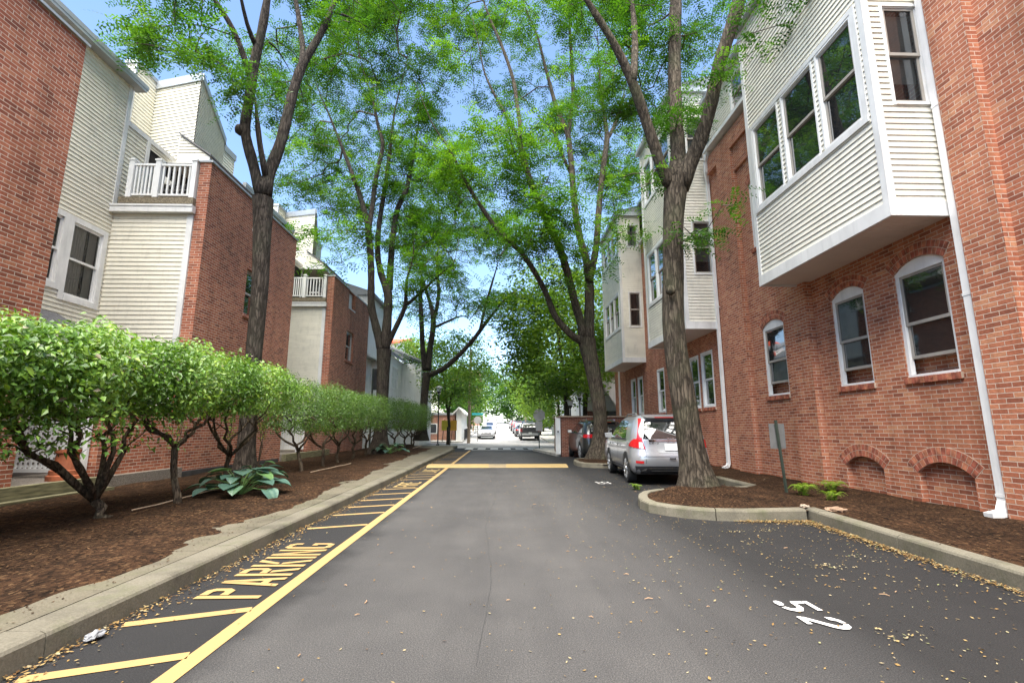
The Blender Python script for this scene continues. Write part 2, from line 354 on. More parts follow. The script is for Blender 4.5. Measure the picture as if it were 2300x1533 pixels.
# ================================================================ ground, road, kerbs, markings
def in_poly(P, poly):
    x,y = P[:,0],P[:,1]; c = np.zeros(len(P),bool); n = len(poly)
    for i in range(n):
        (x1,y1),(x2,y2) = poly[i],poly[(i+1)%n]
        k = ((y1>y)!=(y2>y)) & (x < (x2-x1)*(y-y1)/(y2-y1+1e-12)+x1); c ^= k
    return c
g = MB(); ys = [-40,0,20,40,46,50,60,80,110,150,200,260,400,1500]
for a,b in zip(ys,ys[1:]):
    g.poly([(-900,a,gz(a)),(900,a,gz(a)),(900,b,gz(b)),(-900,b,gz(b))])
tag(g.build('road', m_asph), kind='structure')

def sweep(name, pts, wid, hgt, mat, joints=2.0, z=0.0, jit=.006):   # kerb stones along a polyline; pts run with the road on the left of travel
    mb = MB(); P = [np.array(p,float) for p in pts]
    seg = [np.linalg.norm(b-a) for a,b in zip(P,P[1:])]; L = sum(seg)
    def pos(s):
        for a,b,l in zip(P,P[1:],seg):
            if s <= l or b is P[-1]: return a+(b-a)*min(1,s/l), (b-a)/l
            s -= l
    s = 0.0
    while s < L-.02:
        e = min(L, s+joints*random.uniform(.9,1.12)); k = max(1,int((e-s)/.35)); dz = random.uniform(-jit,jit); dx = random.uniform(-jit,jit)
        rows = []
        for i in range(k+1):
            q = s+.006+(e-s-.012)*i/k; p,d = pos(q); p2,d2 = pos(min(L,q+.12)); p0,d0 = pos(max(0,q-.12)); dd = d2+d0; dd /= np.linalg.norm(dd)
            n = np.array([dd[1],-dd[0]])
            prof = [(0,-.1),(0.008,hgt*.8),(.02,hgt-.012),(.045,hgt),(wid-.01,hgt),(wid,hgt-.01),(wid,-.1)]
            rows.append([(*(p+n*(o+dx)), z+h+(dz if h>0 else 0)) for o,h in prof])
        for r0,r1 in zip(rows,rows[1:]):
            for j in range(len(r0)-1): mb.poly([r0[j],r1[j],r1[j+1],r0[j+1]])
        mb.poly(rows[0][::-1]); mb.poly(rows[-1]); s = e
    return tag(mb.build(name, mat), kind='structure')

arc = lambda cx,cy,r,a0,a1,n: [(cx+r*math.cos(R(a0+(a1-a0)*i/n)), cy+r*math.sin(R(a0+(a1-a0)*i/n))) for i in range(n+1)]
# left kerb (road on its right): travel towards the camera keeps the stones on the left side
sweep('kerb', list(reversed([(-2.6,-3),(-2.6,29.6)]+arc(-3.8,29.6,1.2,0,80,6)))[::1], .25, .15, m_kerb, 2.05)
pv = MB(); y = -3.0
while y < 29.5:
    l = random.uniform(1.05,1.25); dz = random.uniform(-.004,.004)
    pv.box(-3.95,-2.856,y+.004,y+l-.004,-.1,.146+dz); y += l
pv.box(-10,-2.862,29.56,34.5,-.1,.143); pv.box(-30,-10.005,29.56,34.5,-.1,.141)
tag(pv.build('pavement', m_pave), kind='structure')

def bumpy(x,y,a): return a*(math.sin(x*3.1+y*1.3)*.4+math.sin(x*7.7-y*5.1)*.25+math.sin(y*2.3+x*.7)*.35)
def sheet(name, poly, zf, mat, cell=.14):
    P = np.array(poly); x0,y0 = P.min(0); x1,y1 = P.max(0); nx = int((x1-x0)/cell)+1; ny = int((y1-y0)/cell)+1
    X,Y = np.meshgrid(x0+np.arange(nx+1)*cell, y0+np.arange(ny+1)*cell, indexing='ij')
    C = np.stack([(X[:-1,:-1]+cell/2).ravel(),(Y[:-1,:-1]+cell/2).ravel()],1); k = in_poly(C,poly)
    V = [(a,b,zf(a,b)) for a,b in zip(X.ravel(),Y.ravel())]
    idx = np.nonzero(k)[0]; i = idx//ny; j = idx%ny; s = ny+1
    F = np.stack([i*s+j,(i+1)*s+j,(i+1)*s+j+1,i*s+j+1],1).tolist()
    me = bpy.data.meshes.new(name); me.from_pydata(V,[],F); me.materials.append(mat); me.polygons.foreach_set('use_smooth',[True]*len(F)); me.update()
    o = bpy.data.objects.new(name,me); COL.objects.link(o); return tag(o,kind='structure')
def edgeL(y): return float(np.interp(y,[1,3.3,5.3,8.6,12.4,18,30],[-2.98,-3.02,-3.04,-3.10,-3.25,-3.62,-3.9]))+.35*(.16*math.sin(y*1.7)+.10*math.sin(y*4.3+1)+.05*math.sin(y*11))
def zL(x,y):
    e = edgeL(y)-x
    return .135+min(.03,max(0,e)*.16)+min(1,max(0,e-.2))*.03+(bumpy(x,y,.028) if e > .1 else 0)
leftpoly = [(edgeL(y)+.1,y) for y in np.arange(-3,29.6,.15)]+[(-4.7,29.6),(-5.2,31.5),(-6.0,35),(-7.62,38),(-7.62,-3)]
sheet('mulch_bed', leftpoly, zL, m_mulch, .1)
gr = MB()
for a,b in ((8.1,12.1),(17.6,21.9)): gr.box(-13,-7.47,a,b,-.05,.40)
gr.box(-30,-7.7,28,60,-.05,.10)
tag(gr.build('gravel_bed', m_gravel), kind='structure')
# right-hand planting strip with its kerbs and two tree islands
tri = [(4.2,-3),(4.24,4.0),(4.36,5.6),(4.50,7.28),(3.55,7.22),(3.1,7.28),(2.66,7.52),(2.36,7.95),(2.33,8.5),(2.5,9.1),(2.75,9.6),(3.6,10.05),(4.6,10.2),(5.25,10.4),(5.35,16.7),(4.6,16.7),(3.35,16.72),(2.86,17.1),(2.72,17.9),(2.8,19.0),(3.1,19.9),(4.4,20.3),(5.4,20.4),(5.5,23.4)]
sweep('kerb', tri[:3]+[(4.51,7.45)], .17, .16, m_kerb2, 1.7)
isl = [(4.46,7.30)]+tri[4:13]; sweep('kerb', isl, .17, .16, m_kerb2, 1.5)
sweep('kerb', tri[12:15], .17, .15, m_kerb2, 2.0); sweep('kerb', tri[14:], .17, .15, m_kerb2, 1.6)
def zR(x,y):
    d = 6.8-x; return .125+.03*max(0,min(1,(x-4.6)/2))+bumpy(x,y,.022)+.10*math.exp(-((x-3.85)**2+(y-9.7)**2)/.5)+.08*math.exp(-((x-3.85)**2+(y-19.3)**2)/.5)
inset = [(x+.09,y) for x,y in tri]
for i in (4,5,6): inset[i] = (inset[i][0],inset[i][1]+.08)
sheet('mulch_bed', inset+[(6.85,23.4),(6.85,-3)], zR, m_mulch, .08)
sw = MB()                                          # pavements of the far street and the corner
for a,b in zip(ys[4:-1],ys[5:]):
    for x0,x1 in ((-7.5,-3.4),(4.6,8.5)):
        sw.prism([(x0,a),(x1,a),(x1,b),(x0,b)],[gz(a)-.1]*2+[gz(b)-.1]*2,[gz(a)+.13]*2+[gz(b)+.13]*2)
sw.box(-60,-7.505,46,47.9,-.1,.128); sw.box(8.505,60,46,47.9,-.1,.128)
sw.prism([(2.2,28.9),(2.0,29.6),(2.3,30.6),(3.4,31.4),(60,31.4),(60,23.9),(6.4,23.9),(2.75,23.9)],-.1,.125)
tag(sw.build('sidewalk', m_walk), kind='structure')

fr_ = MB()                                           # side street and the street beyond; strong sunlight is put into the pale colour
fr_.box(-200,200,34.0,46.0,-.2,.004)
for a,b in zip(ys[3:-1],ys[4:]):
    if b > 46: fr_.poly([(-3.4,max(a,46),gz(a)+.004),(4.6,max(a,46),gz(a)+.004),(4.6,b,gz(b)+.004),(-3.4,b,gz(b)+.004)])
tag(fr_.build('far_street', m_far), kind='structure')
# ---- painted markings
mk = MB(); Z = .005
def strip(mb, pts, wid, z=Z, m=0):
    P = [np.array(p,float) for p in pts]
    for a,b in zip(P,P[1:]):
        d = (b-a)/np.linalg.norm(b-a); n = np.array([-d[1],d[0]])*wid/2
        mb.poly([(*(a-n),z),(*(b-n),z),(*(b+n),z),(*(a+n),z)],m)
for a,b in zip(np.arange(-1,30.5,1.5),np.arange(.5,32,1.5)): strip(mk,[(-1.74+random.uniform(-.004,.004),a),(-1.74,b)],.115)
hl = [2.10,2.88,3.62,6.83,7.83,8.6,9.38,10.2,11.05]
hl += [13.05,13.75,14.5,18.9,19.7,20.5,22.6,23.3,24.1,25.6,26.4,27.2,28.0]
for yy in hl: strip(mk,[(-2.52,yy+.02),(-1.80,yy+.29)],.095,Z)
tag(mk.build('lane_markings', m_yellow), kind='structure')
GL = {  # stencil letters: closed outlines in a 0.62 x 1 cell
 'P':[[(0,0),(.17,0),(.17,1),(0,1)],[(.21,.55),(.5,.55),(.62,.66),(.62,.9),(.5,1),(.21,1),(.21,.87),(.42,.87),(.46,.83),(.46,.72),(.42,.68),(.21,.68)]],
 'A':[[(0,0),(.16,0),(.30,.62),(.30,1),(.24,1)],[(.46,0),(.62,0),(.40,1),(.33,1),(.33,.6)],[(.2,.2),(.42,.2),(.39,.33),(.23,.33)]],
 'R':[[(0,0),(.17,0),(.17,1),(0,1)],[(.21,.5),(.5,.5),(.62,.62),(.62,.9),(.5,1),(.21,1),(.21,.87),(.42,.87),(.46,.83),(.46,.68),(.42,.63),(.21,.63)],[(.25,.46),(.42,.46),(.62,0),(.45,0)]],
 'K':[[(0,0),(.17,0),(.17,1),(0,1)],[(.21,.56),(.42,1),(.62,1),(.34,.56)],[(.21,.5),(.35,.5),(.62,0),(.44,0)]],
 'I':[[(.0,0),(.17,0),(.17,1),(.0,1)]],
 'N':[[(0,0),(.15,0),(.15,1),(0,1)],[(.18,1),(.18,.68),(.43,0),(.43,.32)],[(.47,0),(.62,0),(.62,1),(.47,1)]],
 'G':[[(.29,1),(.12,1),(0,.88),(0,.12),(.12,0),(.29,0),(.29,.13),(.19,.13),(.16,.17),(.16,.83),(.19,.87),(.29,.87)],[(.33,1),(.5,1),(.62,.88),(.62,.72),(.46,.72),(.46,.83),(.43,.87),(.33,.87)],[(.33,0),(.5,0),(.62,.12),(.62,.48),(.36,.48),(.36,.36),(.46,.36),(.46,.17),(.43,.13),(.33,.13)]],
 'F':[[(0,0),(.17,0),(.17,1),(0,1)],[(.21,.87),(.6,.87),(.6,1),(.21,1)],[(.21,.45),(.52,.45),(.52,.58),(.21,.58)]],
 'E':[[(0,0),(.17,0),(.17,1),(0,1)],[(.21,.87),(.6,.87),(.6,1),(.21,1)],[(.21,.45),(.52,.45),(.52,.58),(.21,.58)],[(.21,0),(.6,0),(.6,.13),(.21,.13)]],
 'L':[[(0,0),(.17,0),(.17,1),(0,1)],[(.21,0),(.6,0),(.6,.13),(.21,.13)]],
 '5':[[(.08,.98),(.58,.98),(.58,.84),(.08,.84)],[(.08,.81),(.08,.5),(.22,.5),(.22,.81)],[(.13,.46),(.26,.58),(.44,.58),(.6,.44),(.62,.26),(.54,.10),(.40,.01),(.36,.14),(.45,.22),(.46,.34),(.40,.44),(.28,.45)],[(.17,0),(.30,.03),(.31,.13),(.24,.21),(.12,.22),(.04,.14),(.06,.04)]],
 '2':[[(.05,.70),(.08,.86),(.20,.98),(.34,1),(.34,.88),(.24,.84),(.19,.72)],[(.38,1),(.52,.95),(.60,.82),(.60,.66),(.52,.50),(.36,.34),(.20,.16),(.02,.16),(.10,.26),(.30,.48),(.44,.66),(.45,.80),(.38,.88)],[(.02,.13),(.36,.13),(.36,0),(.02,0)]],
 '3':[[(.06,.98),(.56,.98),(.60,.86),(.06,.86)],[(.56,.83),(.40,.58),(.58,.46),(.62,.26),(.52,.08),(.36,.0),(.34,.13),(.44,.2),(.46,.32),(.4,.44),(.2,.48),(.22,.56),(.40,.83)],[(.30,0),(.12,.03),(.02,.18),(.16,.22),(.30,.13)]]}
def lettering(name, txt, org, right, up, size, mat, gap=.12, wide=1.0):
    mb = MB(); x = 0.0; org = np.array(org); right = np.array(right); up = np.array(up)
    for ch in txt:
        for sub in GL[ch]:
            q = [org+right*((x+a*wide)*size)+up*(b*size) for a,b in sub]; mb.poly([(p[0],p[1],.009) for p in q])
        x += (.17 if ch == 'I' else .62)*wide+gap
    return tag(mb.build(name, mat), kind='structure')
lettering('parking_lettering','PARKING',(-1.86,4.13),(0,1),(-1,0),.50,m_yellow,.10,.80)
lettering('fire_lettering','FIRE',(-1.88,11.45),(0,1),(-1,0),.50,m_yellow2,.12,.85)
lettering('lane_lettering','LANE',(-1.88,15.1),(0,1),(-1,0),.50,m_yellow2,.12,.85)
lettering('stall_number_marking','52',(2.08,3.99),(0,-1),(1,0),.27,m_white,.32,1.45)
lettering('stall_number_marking','53',(2.36,12.48),(0,-1),(1,0),.34,m_white,.2,.95)
cw = MB()
for i in range(9): cw.box(-2.2+i*.82,-1.7+i*.82,31.9,33.9,.001,.006)
strip(cw,[(-1.7,31.0),(2.1,31.0)],.35,.007)
tag(cw.build('crosswalk_markings', m_white), kind='structure')
hp = MB()                                           # speed hump
for x0,x1,zz in ((-2.45,-.35,.075),(-.35,.25,.07),(.25,2.35,.075)):
    prof = [(17.0,0),(17.15,.045),(17.4,zz),(17.75,zz),(18.0,.045),(18.15,0)]
    for (a,za),(b,zb) in zip(prof,prof[1:]): hp.poly([(x0,a,za+.004),(x1,a,za+.004),(x1,b,zb+.004),(x0,b,zb+.004)],1 if x0 == -.35 else 0)
hp.poly([(2.35,17,.004),(2.35,17.15,.05),(2.35,17.4,.079),(2.35,17.75,.079),(2.35,18,.05),(2.35,18.15,.004)])
hp.poly([(-2.45,17,.004),(-2.45,17.15,.05),(-2.45,17.4,.079),(-2.45,17.75,.079),(-2.45,18,.05),(-2.45,18.15,.004)])
tag(hp.build('speed_hump', [m_yellow2, paint_mat('scuffed_hump',(.26,.20,.11),.8)]), 'worn yellow speed hump laid across the road between the islands', 'speed hump')
sm = MB(); x = -.12
for i in range(60):
    yy = 3+i*.26; x2 = -.12+.05*math.sin(i*.31)+random.uniform(-.012,.012); strip(sm,[(x,yy),(x2,yy+.26)],random.uniform(.002,.005),.0035); x = x2
tag(sm.build('asphalt_seam', M('seam_tar',(.03,.03,.03),.8)), kind='structure')

# ================================================================ walls and windows
class Fr:                                            # a wall frame: origin, along, outward
    def __init__(s,p,d,n): s.p=np.array(p,float); s.d=np.array(d,float); s.n=np.array(n,float)
    def __call__(s,u,o,z):
        q = s.p+s.d*u+s.n*o; return (q[0],q[1],z)
def arch_z(h,u):
    u0,u1,zb,zt,rise = h
    if rise <= 0: return zt
    w2 = (u1-u0)/2; r = (w2*w2+rise*rise)/(2*rise); c = (u0+u1)/2; return zt+math.sqrt(max(0,r*r-(u-c)**2))-(r-rise)
def wall(mb, fr, L, z0, z1, holes=(), depth=.12, m=0, o=0.0, u00=0.0, mr=None):
    holes = [h if len(h)==5 else (*h,0) for h in holes]; bp = {u00,L}
    for h in holes:
        bp |= {h[0],h[1]}
        if h[4] > 0: bp |= {h[0]+(h[1]-h[0])*i/10 for i in range(11)}
    bp = sorted(b for b in bp if u00 <= b <= L); zf = z1 if callable(z1) else (lambda u: z1)
    for a,b in zip(bp,bp[1:]):
        if b-a < 1e-6: continue
        um = (a+b)/2; la,lb = z0,z0
        for h in sorted([h for h in holes if h[0] < um < h[1]], key=lambda h:h[2]):
            if h[2] > z0: mb.poly([fr(a,o,la),fr(b,o,lb),fr(b,o,h[2]),fr(a,o,h[2])],m)
            la,lb = arch_z(h,a),arch_z(h,b)
        mb.poly([fr(a,o,la),fr(b,o,lb),fr(b,o,zf(b)),fr(a,o,zf(a))],m)
    for h in holes:
        k = 10 if h[4] > 0 else 1
        pts = [(h[0],h[2])]+[(h[0]+(h[1]-h[0])*i/k, arch_z(h,h[0]+(h[1]-h[0])*i/k)) for i in range(k+1)]+[(h[1],h[2]),(h[0],h[2])]
        for (ua,za),(ub,zb) in zip(pts,pts[1:]): mb.poly([fr(ua,o,za),fr(ub,o,zb),fr(ub,o-depth,zb),fr(ua,o-depth,za)],m if mr is None else mr)
def clip_top(poly, top):                             # keep the part of (u,z) polygon under z <= top(u)
    out = []
    for (a,b) in zip(poly, poly[1:]+poly[:1]):
        fa,fb = top(a[0])-a[1], top(b[0])-b[1]
        if fa >= 0: out.append(a)
        if fa*fb < 0: t = fa/(fa-fb); out.append((a[0]+(b[0]-a[0])*t, a[1]+(b[1]-a[1])*t))
    return out
def siding(mb, fr, L, z0, z1, holes=(), exp=.108, lip=.02, top=None, bot=None, m=0, u00=0.0):
    z = z0
    while z < z1-1e-4:
        ze = min(z+exp,z1); cuts = sorted({z,ze}|{c for h in holes for c in (h[2],h[3]) if z < c < ze})
        for a,b in zip(cuts,cuts[1:]):
            zm = (a+b)/2; iv = [(u00,L)]
            for h in holes:
                if h[2] < zm < h[3]:
                    nv = []
                    for p,q in iv:
                        if h[1] <= p or h[0] >= q: nv.append((p,q)); continue
                        if h[0] > p: nv.append((p,h[0]))
                        if h[1] < q: nv.append((h[1],q))
                    iv = nv
            off = lambda zz: lip*(1-(zz-z)/exp)+.001
            for p,q in iv:
                pl = [(p,a),(q,a),(q,b),(p,b)]
                if top: pl = clip_top(pl,top)
                if bot: pl = [(u,-zz) for u,zz in clip_top([(u,-zz) for u,zz in pl], lambda u: -bot(u))]
                if len(pl) < 3: continue
                mb.poly([fr(u,off(zz),zz) for u,zz in pl],m)
                lo = [u for u,zz in pl if abs(zz-a) < 1e-6]
                if a == z and len(lo) > 1: mb.poly([fr(min(lo),0,z),fr(max(lo),0,z),fr(max(lo),off(z),z),fr(min(lo),off(z),z)],m)
        z = ze
def window(par, fr, u0, u1, z0, z1, rise=0, casing=.09, proud=.03, setback=.0, sash=None, trim=None, glass=None, open_=0.0, name='window', sill=True, mullion=False, split=.5, room=True, casetop=None):
    """double-hung window: casing, two sashes, panes"""
    sash = sash or m_sash; trim = trim or m_trim; glass = glass or m_glass; f = MB(); c = casing
    ob = lambda mb,a,b,o0,o1,za,zb: mb.obox(fr,a,b,o0,o1,za,zb)
    ct = casetop or c
    if setback > 0: A,B,Zb,Zt = u0+c,u1-c,z0+c*.7,z1-c; o1 = -setback+proud; o0 = -setback-.06
    else: A,B,Zb,Zt = u0,u1,z0,z1; o1 = proud; o0 = -.07
    if setback > 0:
        ob(f,u0,A,o0,o1,z0,z1); ob(f,B,u1,o0,o1,z0,z1); ob(f,A,B,o0,o1,Zt,z1); ob(f,A,B,o0,o1+.02,z0,Zb)
        if rise > 0:
            h = (u0,u1,z0,z1,rise); pts = [(u0+(u1-u0)*i/10, arch_z(h,u0+(u1-u0)*i/10)) for i in range(11)]
            f.extrude([fr(u,o1-.002,z) for u,z in [(u1,z1),(u0,z1)]+pts], np.append(-fr.n*.05,0))
    else:
        ob(f,A-c,A,.0,o1,Zb-c,Zt+ct); ob(f,B,B+c,.0,o1,Zb-c,Zt+ct); ob(f,A,B,.0,o1,Zt,Zt+ct); ob(f,A,B,.0,o1+.012,Zb-c,Zb)
        for (a,b,za,zb) in ((A-.001,A+.015,Zb,Zt),(B-.015,B+.001,Zb,Zt),(A,B,Zt-.015,Zt+.001),(A,B,Zb-.001,Zb+.02)): ob(f,a,b,-.08,.002,za,zb)
        A += .015; B -= .015; Zt -= .015; Zb += .02
    root = f.build(name, trim, par)
    zm = Zb+(Zt-Zb)*(1-split); s = MB(); k = .042; bo = o0+.02; g_ = MB()
    # upper sash (outer), lower sash (inner, may be raised)
    for zb,zt,o in ((zm-.02,Zt,bo+.03),(Zb+open_,zm+.02+open_*.999,bo)):
        ob(s,A,A+k,o-.02,o+.012,zb,zt); ob(s,B-k,B,o-.02,o+.012,zb,zt); ob(s,A+k,B-k,o-.02,o+.012,zt-k,zt); ob(s,A+k,B-k,o-.02,o+.014,zb,zb+k*1.25)
        if mullion: ob(s,(A+B)/2-.012,(A+B)/2+.012,o-.018,o+.008,zb+k,zt-k)
        g_.poly([fr(A+k*.8,o-.004,zb+k*.8),fr(B-k*.8,o-.004,zb+k*.8),fr(B-k*.8,o-.004,zt-k*.8),fr(A+k*.8,o-.004,zt-k*.8)])
    s.build('sash', sash, root); g_.build('glass', glass, root)
    if glass is m_glass3:
        q = random.random()
        if q < .55:
            bl = MB(); zt_ = Zt-k; zz = zt_; lim = Zb+(Zt-Zb)*random.choice([.25,.5,.5,.62])
            while zz > lim: bl.poly([fr(A+.01,bo-.075,zz),fr(B-.01,bo-.075,zz),fr(B-.01,bo-.095,zz-.036),fr(A+.01,bo-.095,zz-.036)]); zz -= .04
            bl.build('blind', m_curt, root)
        elif q < .8:
            bl = MB(); w_ = (B-A)*random.uniform(.2,.4)
            for a0 in (A+.01,B-.01-w_):
                for i in range(8): bl.poly([fr(a0+w_*i/8,bo-.10-.025*(i%2),Zb),fr(a0+w_*(i+1)/8,bo-.10-.025*((i+1)%2),Zb),fr(a0+w_*(i+1)/8,bo-.10-.025*((i+1)%2),Zt),fr(a0+w_*i/8,bo-.10-.025*(i%2),Zt)])
            bl.build('curtain', m_curt, root)
    if open_ > 0 or room:
        r = MB(); r.poly([fr(A,bo-.30 if open_ or glass in (m_glass2,m_glass3) else bo-.05,Zb),fr(B,bo-.30 if open_ or glass in (m_glass2,m_glass3) else bo-.05,Zb),fr(B,bo-.30 if open_ or glass in (m_glass2,m_glass3) else bo-.05,Zt),fr(A,bo-.30 if open_ or glass in (m_glass2,m_glass3) else bo-.05,Zt)])
        r.build('interior', m_dark, root)
    return root
def voussoirs(mb, fr, u0, u1, zt, rise, rings=2, th=.105, o=.012, depth=.05):
    w2 = (u1-u0)/2; r = (w2*w2+rise*rise)/(2*rise); cu = (u0+u1)/2; cz = zt+rise-r; half = math.asin(min(1,w2/r))
    for k in range(rings):
        r0 = r+k*(th+.012)+.004; r1 = r0+th; n = max(6,int(2*half*(r0+r1)/2/.078)); ex = half*1.02
        for i in range(n):
            a0 = -ex+2*ex*i/n+.005/r0; a1 = -ex+2*ex*(i+1)/n-.005/r0
            q = [(r0,a0),(r0,a1),(r1,a1),(r1,a0)]
            mb.extrude([fr(cu+rr*math.sin(a),o,cz+rr*math.cos(a)) for rr,a in q], np.append(-fr.n*depth,0), i%3)
    n = 24; r0 = r+.001; r1 = r+rings*(th+.012)+.002; ex = half*1.03        # mortar bed
    for i in range(n):
        a0,a1 = -ex+2*ex*i/n,-ex+2*ex*(i+1)/n
        mb.extrude([fr(cu+rr*math.sin(a),o-.004,cz+rr*math.cos(a)) for rr,a in ((r0,a0),(r0,a1),(r1,a1),(r1,a0))], np.append(-fr.n*(depth-.006),0), 3)
VM = [m_vous, M('voussoir_brick_dark',(.30,.085,.05),.85,.4,9,70,.003), M('voussoir_brick_light',(.43,.16,.085),.85,.4,9,70,.003), m_mort]
def rowlock_sill(mb, fr, u0, u1, z, o=.045):
    n = int((u1-u0)/.075); w = (u1-u0)/n
    for i in range(n): mb.obox(fr,u0+i*w+.005,u0+(i+1)*w-.005,-.1,o,z-.105,z-.004,i%3)
    mb.obox(fr,u0,u1,-.1,o-.008,z-.10,z-.008,3)
def downspout(par, pts, w=.10, d=.075, mat=None, straps=()):
    mb = MB()
    for a,b in zip(pts,pts[1:]):
        a,b = np.array(a,float),np.array(b,float); t = (b-a)/np.linalg.norm(b-a); s1 = np.array([0,1,0.]) if abs(t[1]) < .9 else np.array([1,0,0.])
        s2 = np.cross(t,s1); s2 /= np.linalg.norm(s2); s1 = np.cross(s2,t); a = a-t*.02; b = b+t*.02
        ring = [s1*w/2*i+s2*d/2*j for i,j in ((-1,-1),(1,-1),(1,1),(-1,1))]
        mb.extrude([tuple(a+r) for r in ring], b-a)
    for p in straps: mb.box(p[0]-d/2-.006,p[0]+d/2+.03,p[1]-w/2-.01,p[1]+w/2+.01,p[2]-.02,p[2]+.02)
    return mb.build('downspout', mat or m_trim, par)
# ================================================================ brick houses on the right
RW = 6.8; frR = Fr((RW,0),(0,1),(-1,0))
def bay(bld, X, Ya, Yb, zb, zt, fw, nw, roofz=.25):
    """clapboard box bay hanging on the brick wall; fw front windows (Y0,Y1,z0,z1), nw windows of the near face (u0,u1,z0,z1)"""
    D = RW-X; fF = Fr((X,0),(0,1),(-1,0)); fN = Fr((X,Ya),(1,0),(0,-1)); fB = Fr((X,Yb),(1,0),(0,1))
    s = MB()
    siding(s,fF,Yb,zb+.21,zt,[(a,b,c,d) for a,b,c,d in fw],exp=.1,u00=Ya); siding(s,fN,D,zb+.21,zt,nw,exp=.1); siding(s,fB,D,zb+.21,zt,(),exp=.1)
    root = s.build('bay', m_sidR, bld)
    t = MB(); c = .085
    t.box(X-.03,X+c,Ya-.03,Ya+c,zb+.21,zt); t.box(X-.03,X+c,Yb-c,Yb+.03,zb+.21,zt)
    t.box(X-.035,X+.02,Ya-.035,Yb+.035,zb-.02,zb+.21); t.box(X+.02,RW-.002,Ya-.035,Ya+.02,zb-.02,zb+.21); t.box(X+.02,RW-.002,Yb-.02,Yb+.035,zb-.02,zb+.21)
    if fw:
        rows = sorted({(w_[2],w_[3]) for w_ in fw})
        for za,zc in rows:
            ws = [w_ for w_ in fw if w_[2] == za]; a,b = min(w_[0] for w_ in ws),max(w_[1] for w_ in ws); o = (.0,.036)
            t.obox(fF,a-.15,b+.15,*o,zc+.045,zc+.14); t.obox(fF,a-.15,b+.15,0,.046,za-.15,za-.045); t.obox(fF,a-.15,a-.05,*o,za-.045,zc+.045); t.obox(fF,b+.05,b+.15,*o,za-.045,zc+.045)
    t.build('trim', m_trimg, root)
    q = MB(); y = Ya+.02
    while y < Yb-.03:                                   # soffit boards
        e = min(y+.10,Yb-.02); q.box(X+.021,RW-.002,y+.004,e-.004,zb+.012,zb+.03); y = e
    q.box(X+.021,RW-.002,Ya+.021,Yb-.021,zb+.031,zb+.05); q.build('soffit', m_soff, root)
    r = MB(); r.box(X-.16,RW+.2,Ya-.14,Yb+.14,zt+.001,zt+.17); r.build('fascia', m_cop, root)
    r = MB(); r.prism([(X-.13,Ya-.11),(RW+1.5,Ya-.11),(RW+1.5,Yb+.11),(X-.13,Yb+.11)],zt+.171,[zt+.22,zt+.22+roofz*3,zt+.22+roofz*3,zt+.22]); r.build('roof', m_roof, root)
    for a,b,c_,d in fw: window(bld,fF,a,b,c_,d,casing=.045,proud=.028,glass=m_glass3)
    for a,b,c_,d in nw: window(bld,fN,a,b,c_,d,casing=.045,proud=.028,glass=m_glass3)
    return root

A = empty('brick_house',(RW,5,0),'orange-red brick house with arched windows and a big ivory clapboard bay, nearest on its side','house')
win = [(7.0,7.97,2.13,3.90,.16),(8.69,9.6,2.12,3.87,.16),(11.32,12.28,2.10,3.82,.16)]; up2 = [(11.38,12.34,6.03,7.85,.16)]
nich = [(7.06,8.02,-.1,.60,.19),(8.74,9.70,-.1,.60,.19)]
mb = MB(); wall(mb,frR,6.7,-.1,13.2,[],u00=-5.0); wall(mb,frR,14.5,-.1,10.0,win+up2+nich,depth=.13,u00=6.7)
mb.obox(frR,5.95,6.52,0,.15,-.1,13.2); mb.obox(frR,10.17,10.97,0,.15,-.1,9.3); mb.obox(frR,12.87,13.75,0,.15,-.1,9.3)
mb.obox(frR,10.45,14.4,0,.155,9.303,9.85); mb.obox(frR,10.98,12.86,0,.07,8.6,9.3)
for h in nich: mb.obox(frR,h[0]-.05,h[1]+.05,-.3,-.115,-.1,.85)
mb.box(RW+.25,17,-5,14.5,-.1,9.9); mb.box(RW+.02,17,-5,6.7,9.9,13.2)
mb.build('wall', m_brickR, A)
vs = MB()
for h in win+up2+nich: vs = MB(); voussoirs(vs,frR,h[0],h[1],h[3],h[4],2,.105,.006); vs.build('brick_arch',VM,A)
for h in win+up2: vs = MB(); rowlock_sill(vs,frR,h[0]-.03,h[1]+.03,h[2]); vs.build('brick_sill',VM,A)

for i,h in enumerate(win+up2): window(A,frR,*h,casing=.06,setback=.05,proud=.02,open_=.26 if i < 3 else 0,sash=m_sash,name='arched_window')
bay(A,5.86,6.74,10.42,4.45,10.85,[(7.02,7.88,6.24,8.08),(8.06,9.02,6.24,8.08),(9.22,10.16,6.24,8.08)],[(.31,.87,6.32,8.05)])
s3 = MB(); f3 = Fr((RW+.12,0),(0,1),(-1,0)); siding(s3,f3,14.62,10.1,11.95,[(12.2,13.0,10.55,11.6)],exp=.1,u00=10.45); s3.build('upper_siding', m_sidR, A); window(A,f3,12.2,13.0,10.55,11.6,casing=.08)
r = MB(); r.box(RW-.12,17,10.4,14.62,11.951,12.1); r.box(RW+.4,17,10.4,14.5,10,11.95); r.build('roof', m_cop, A)
gt = MB(); gt.box(RW-.30,RW-.17,10.5,14.3,9.98,10.10); gt.box(RW-.168,RW+.119,10.45,14.45,9.99,10.06); gt.build('gutter', m_trim, A)
downspout(A,[(RW-.07,6.62,13.2),(RW-.07,6.62,.35),(RW-.15,6.60,.2),(RW-.34,6.58,.17)],.115,.085,straps=[(RW-.07,6.62,z) for z in (.42,3.2,6.2)])

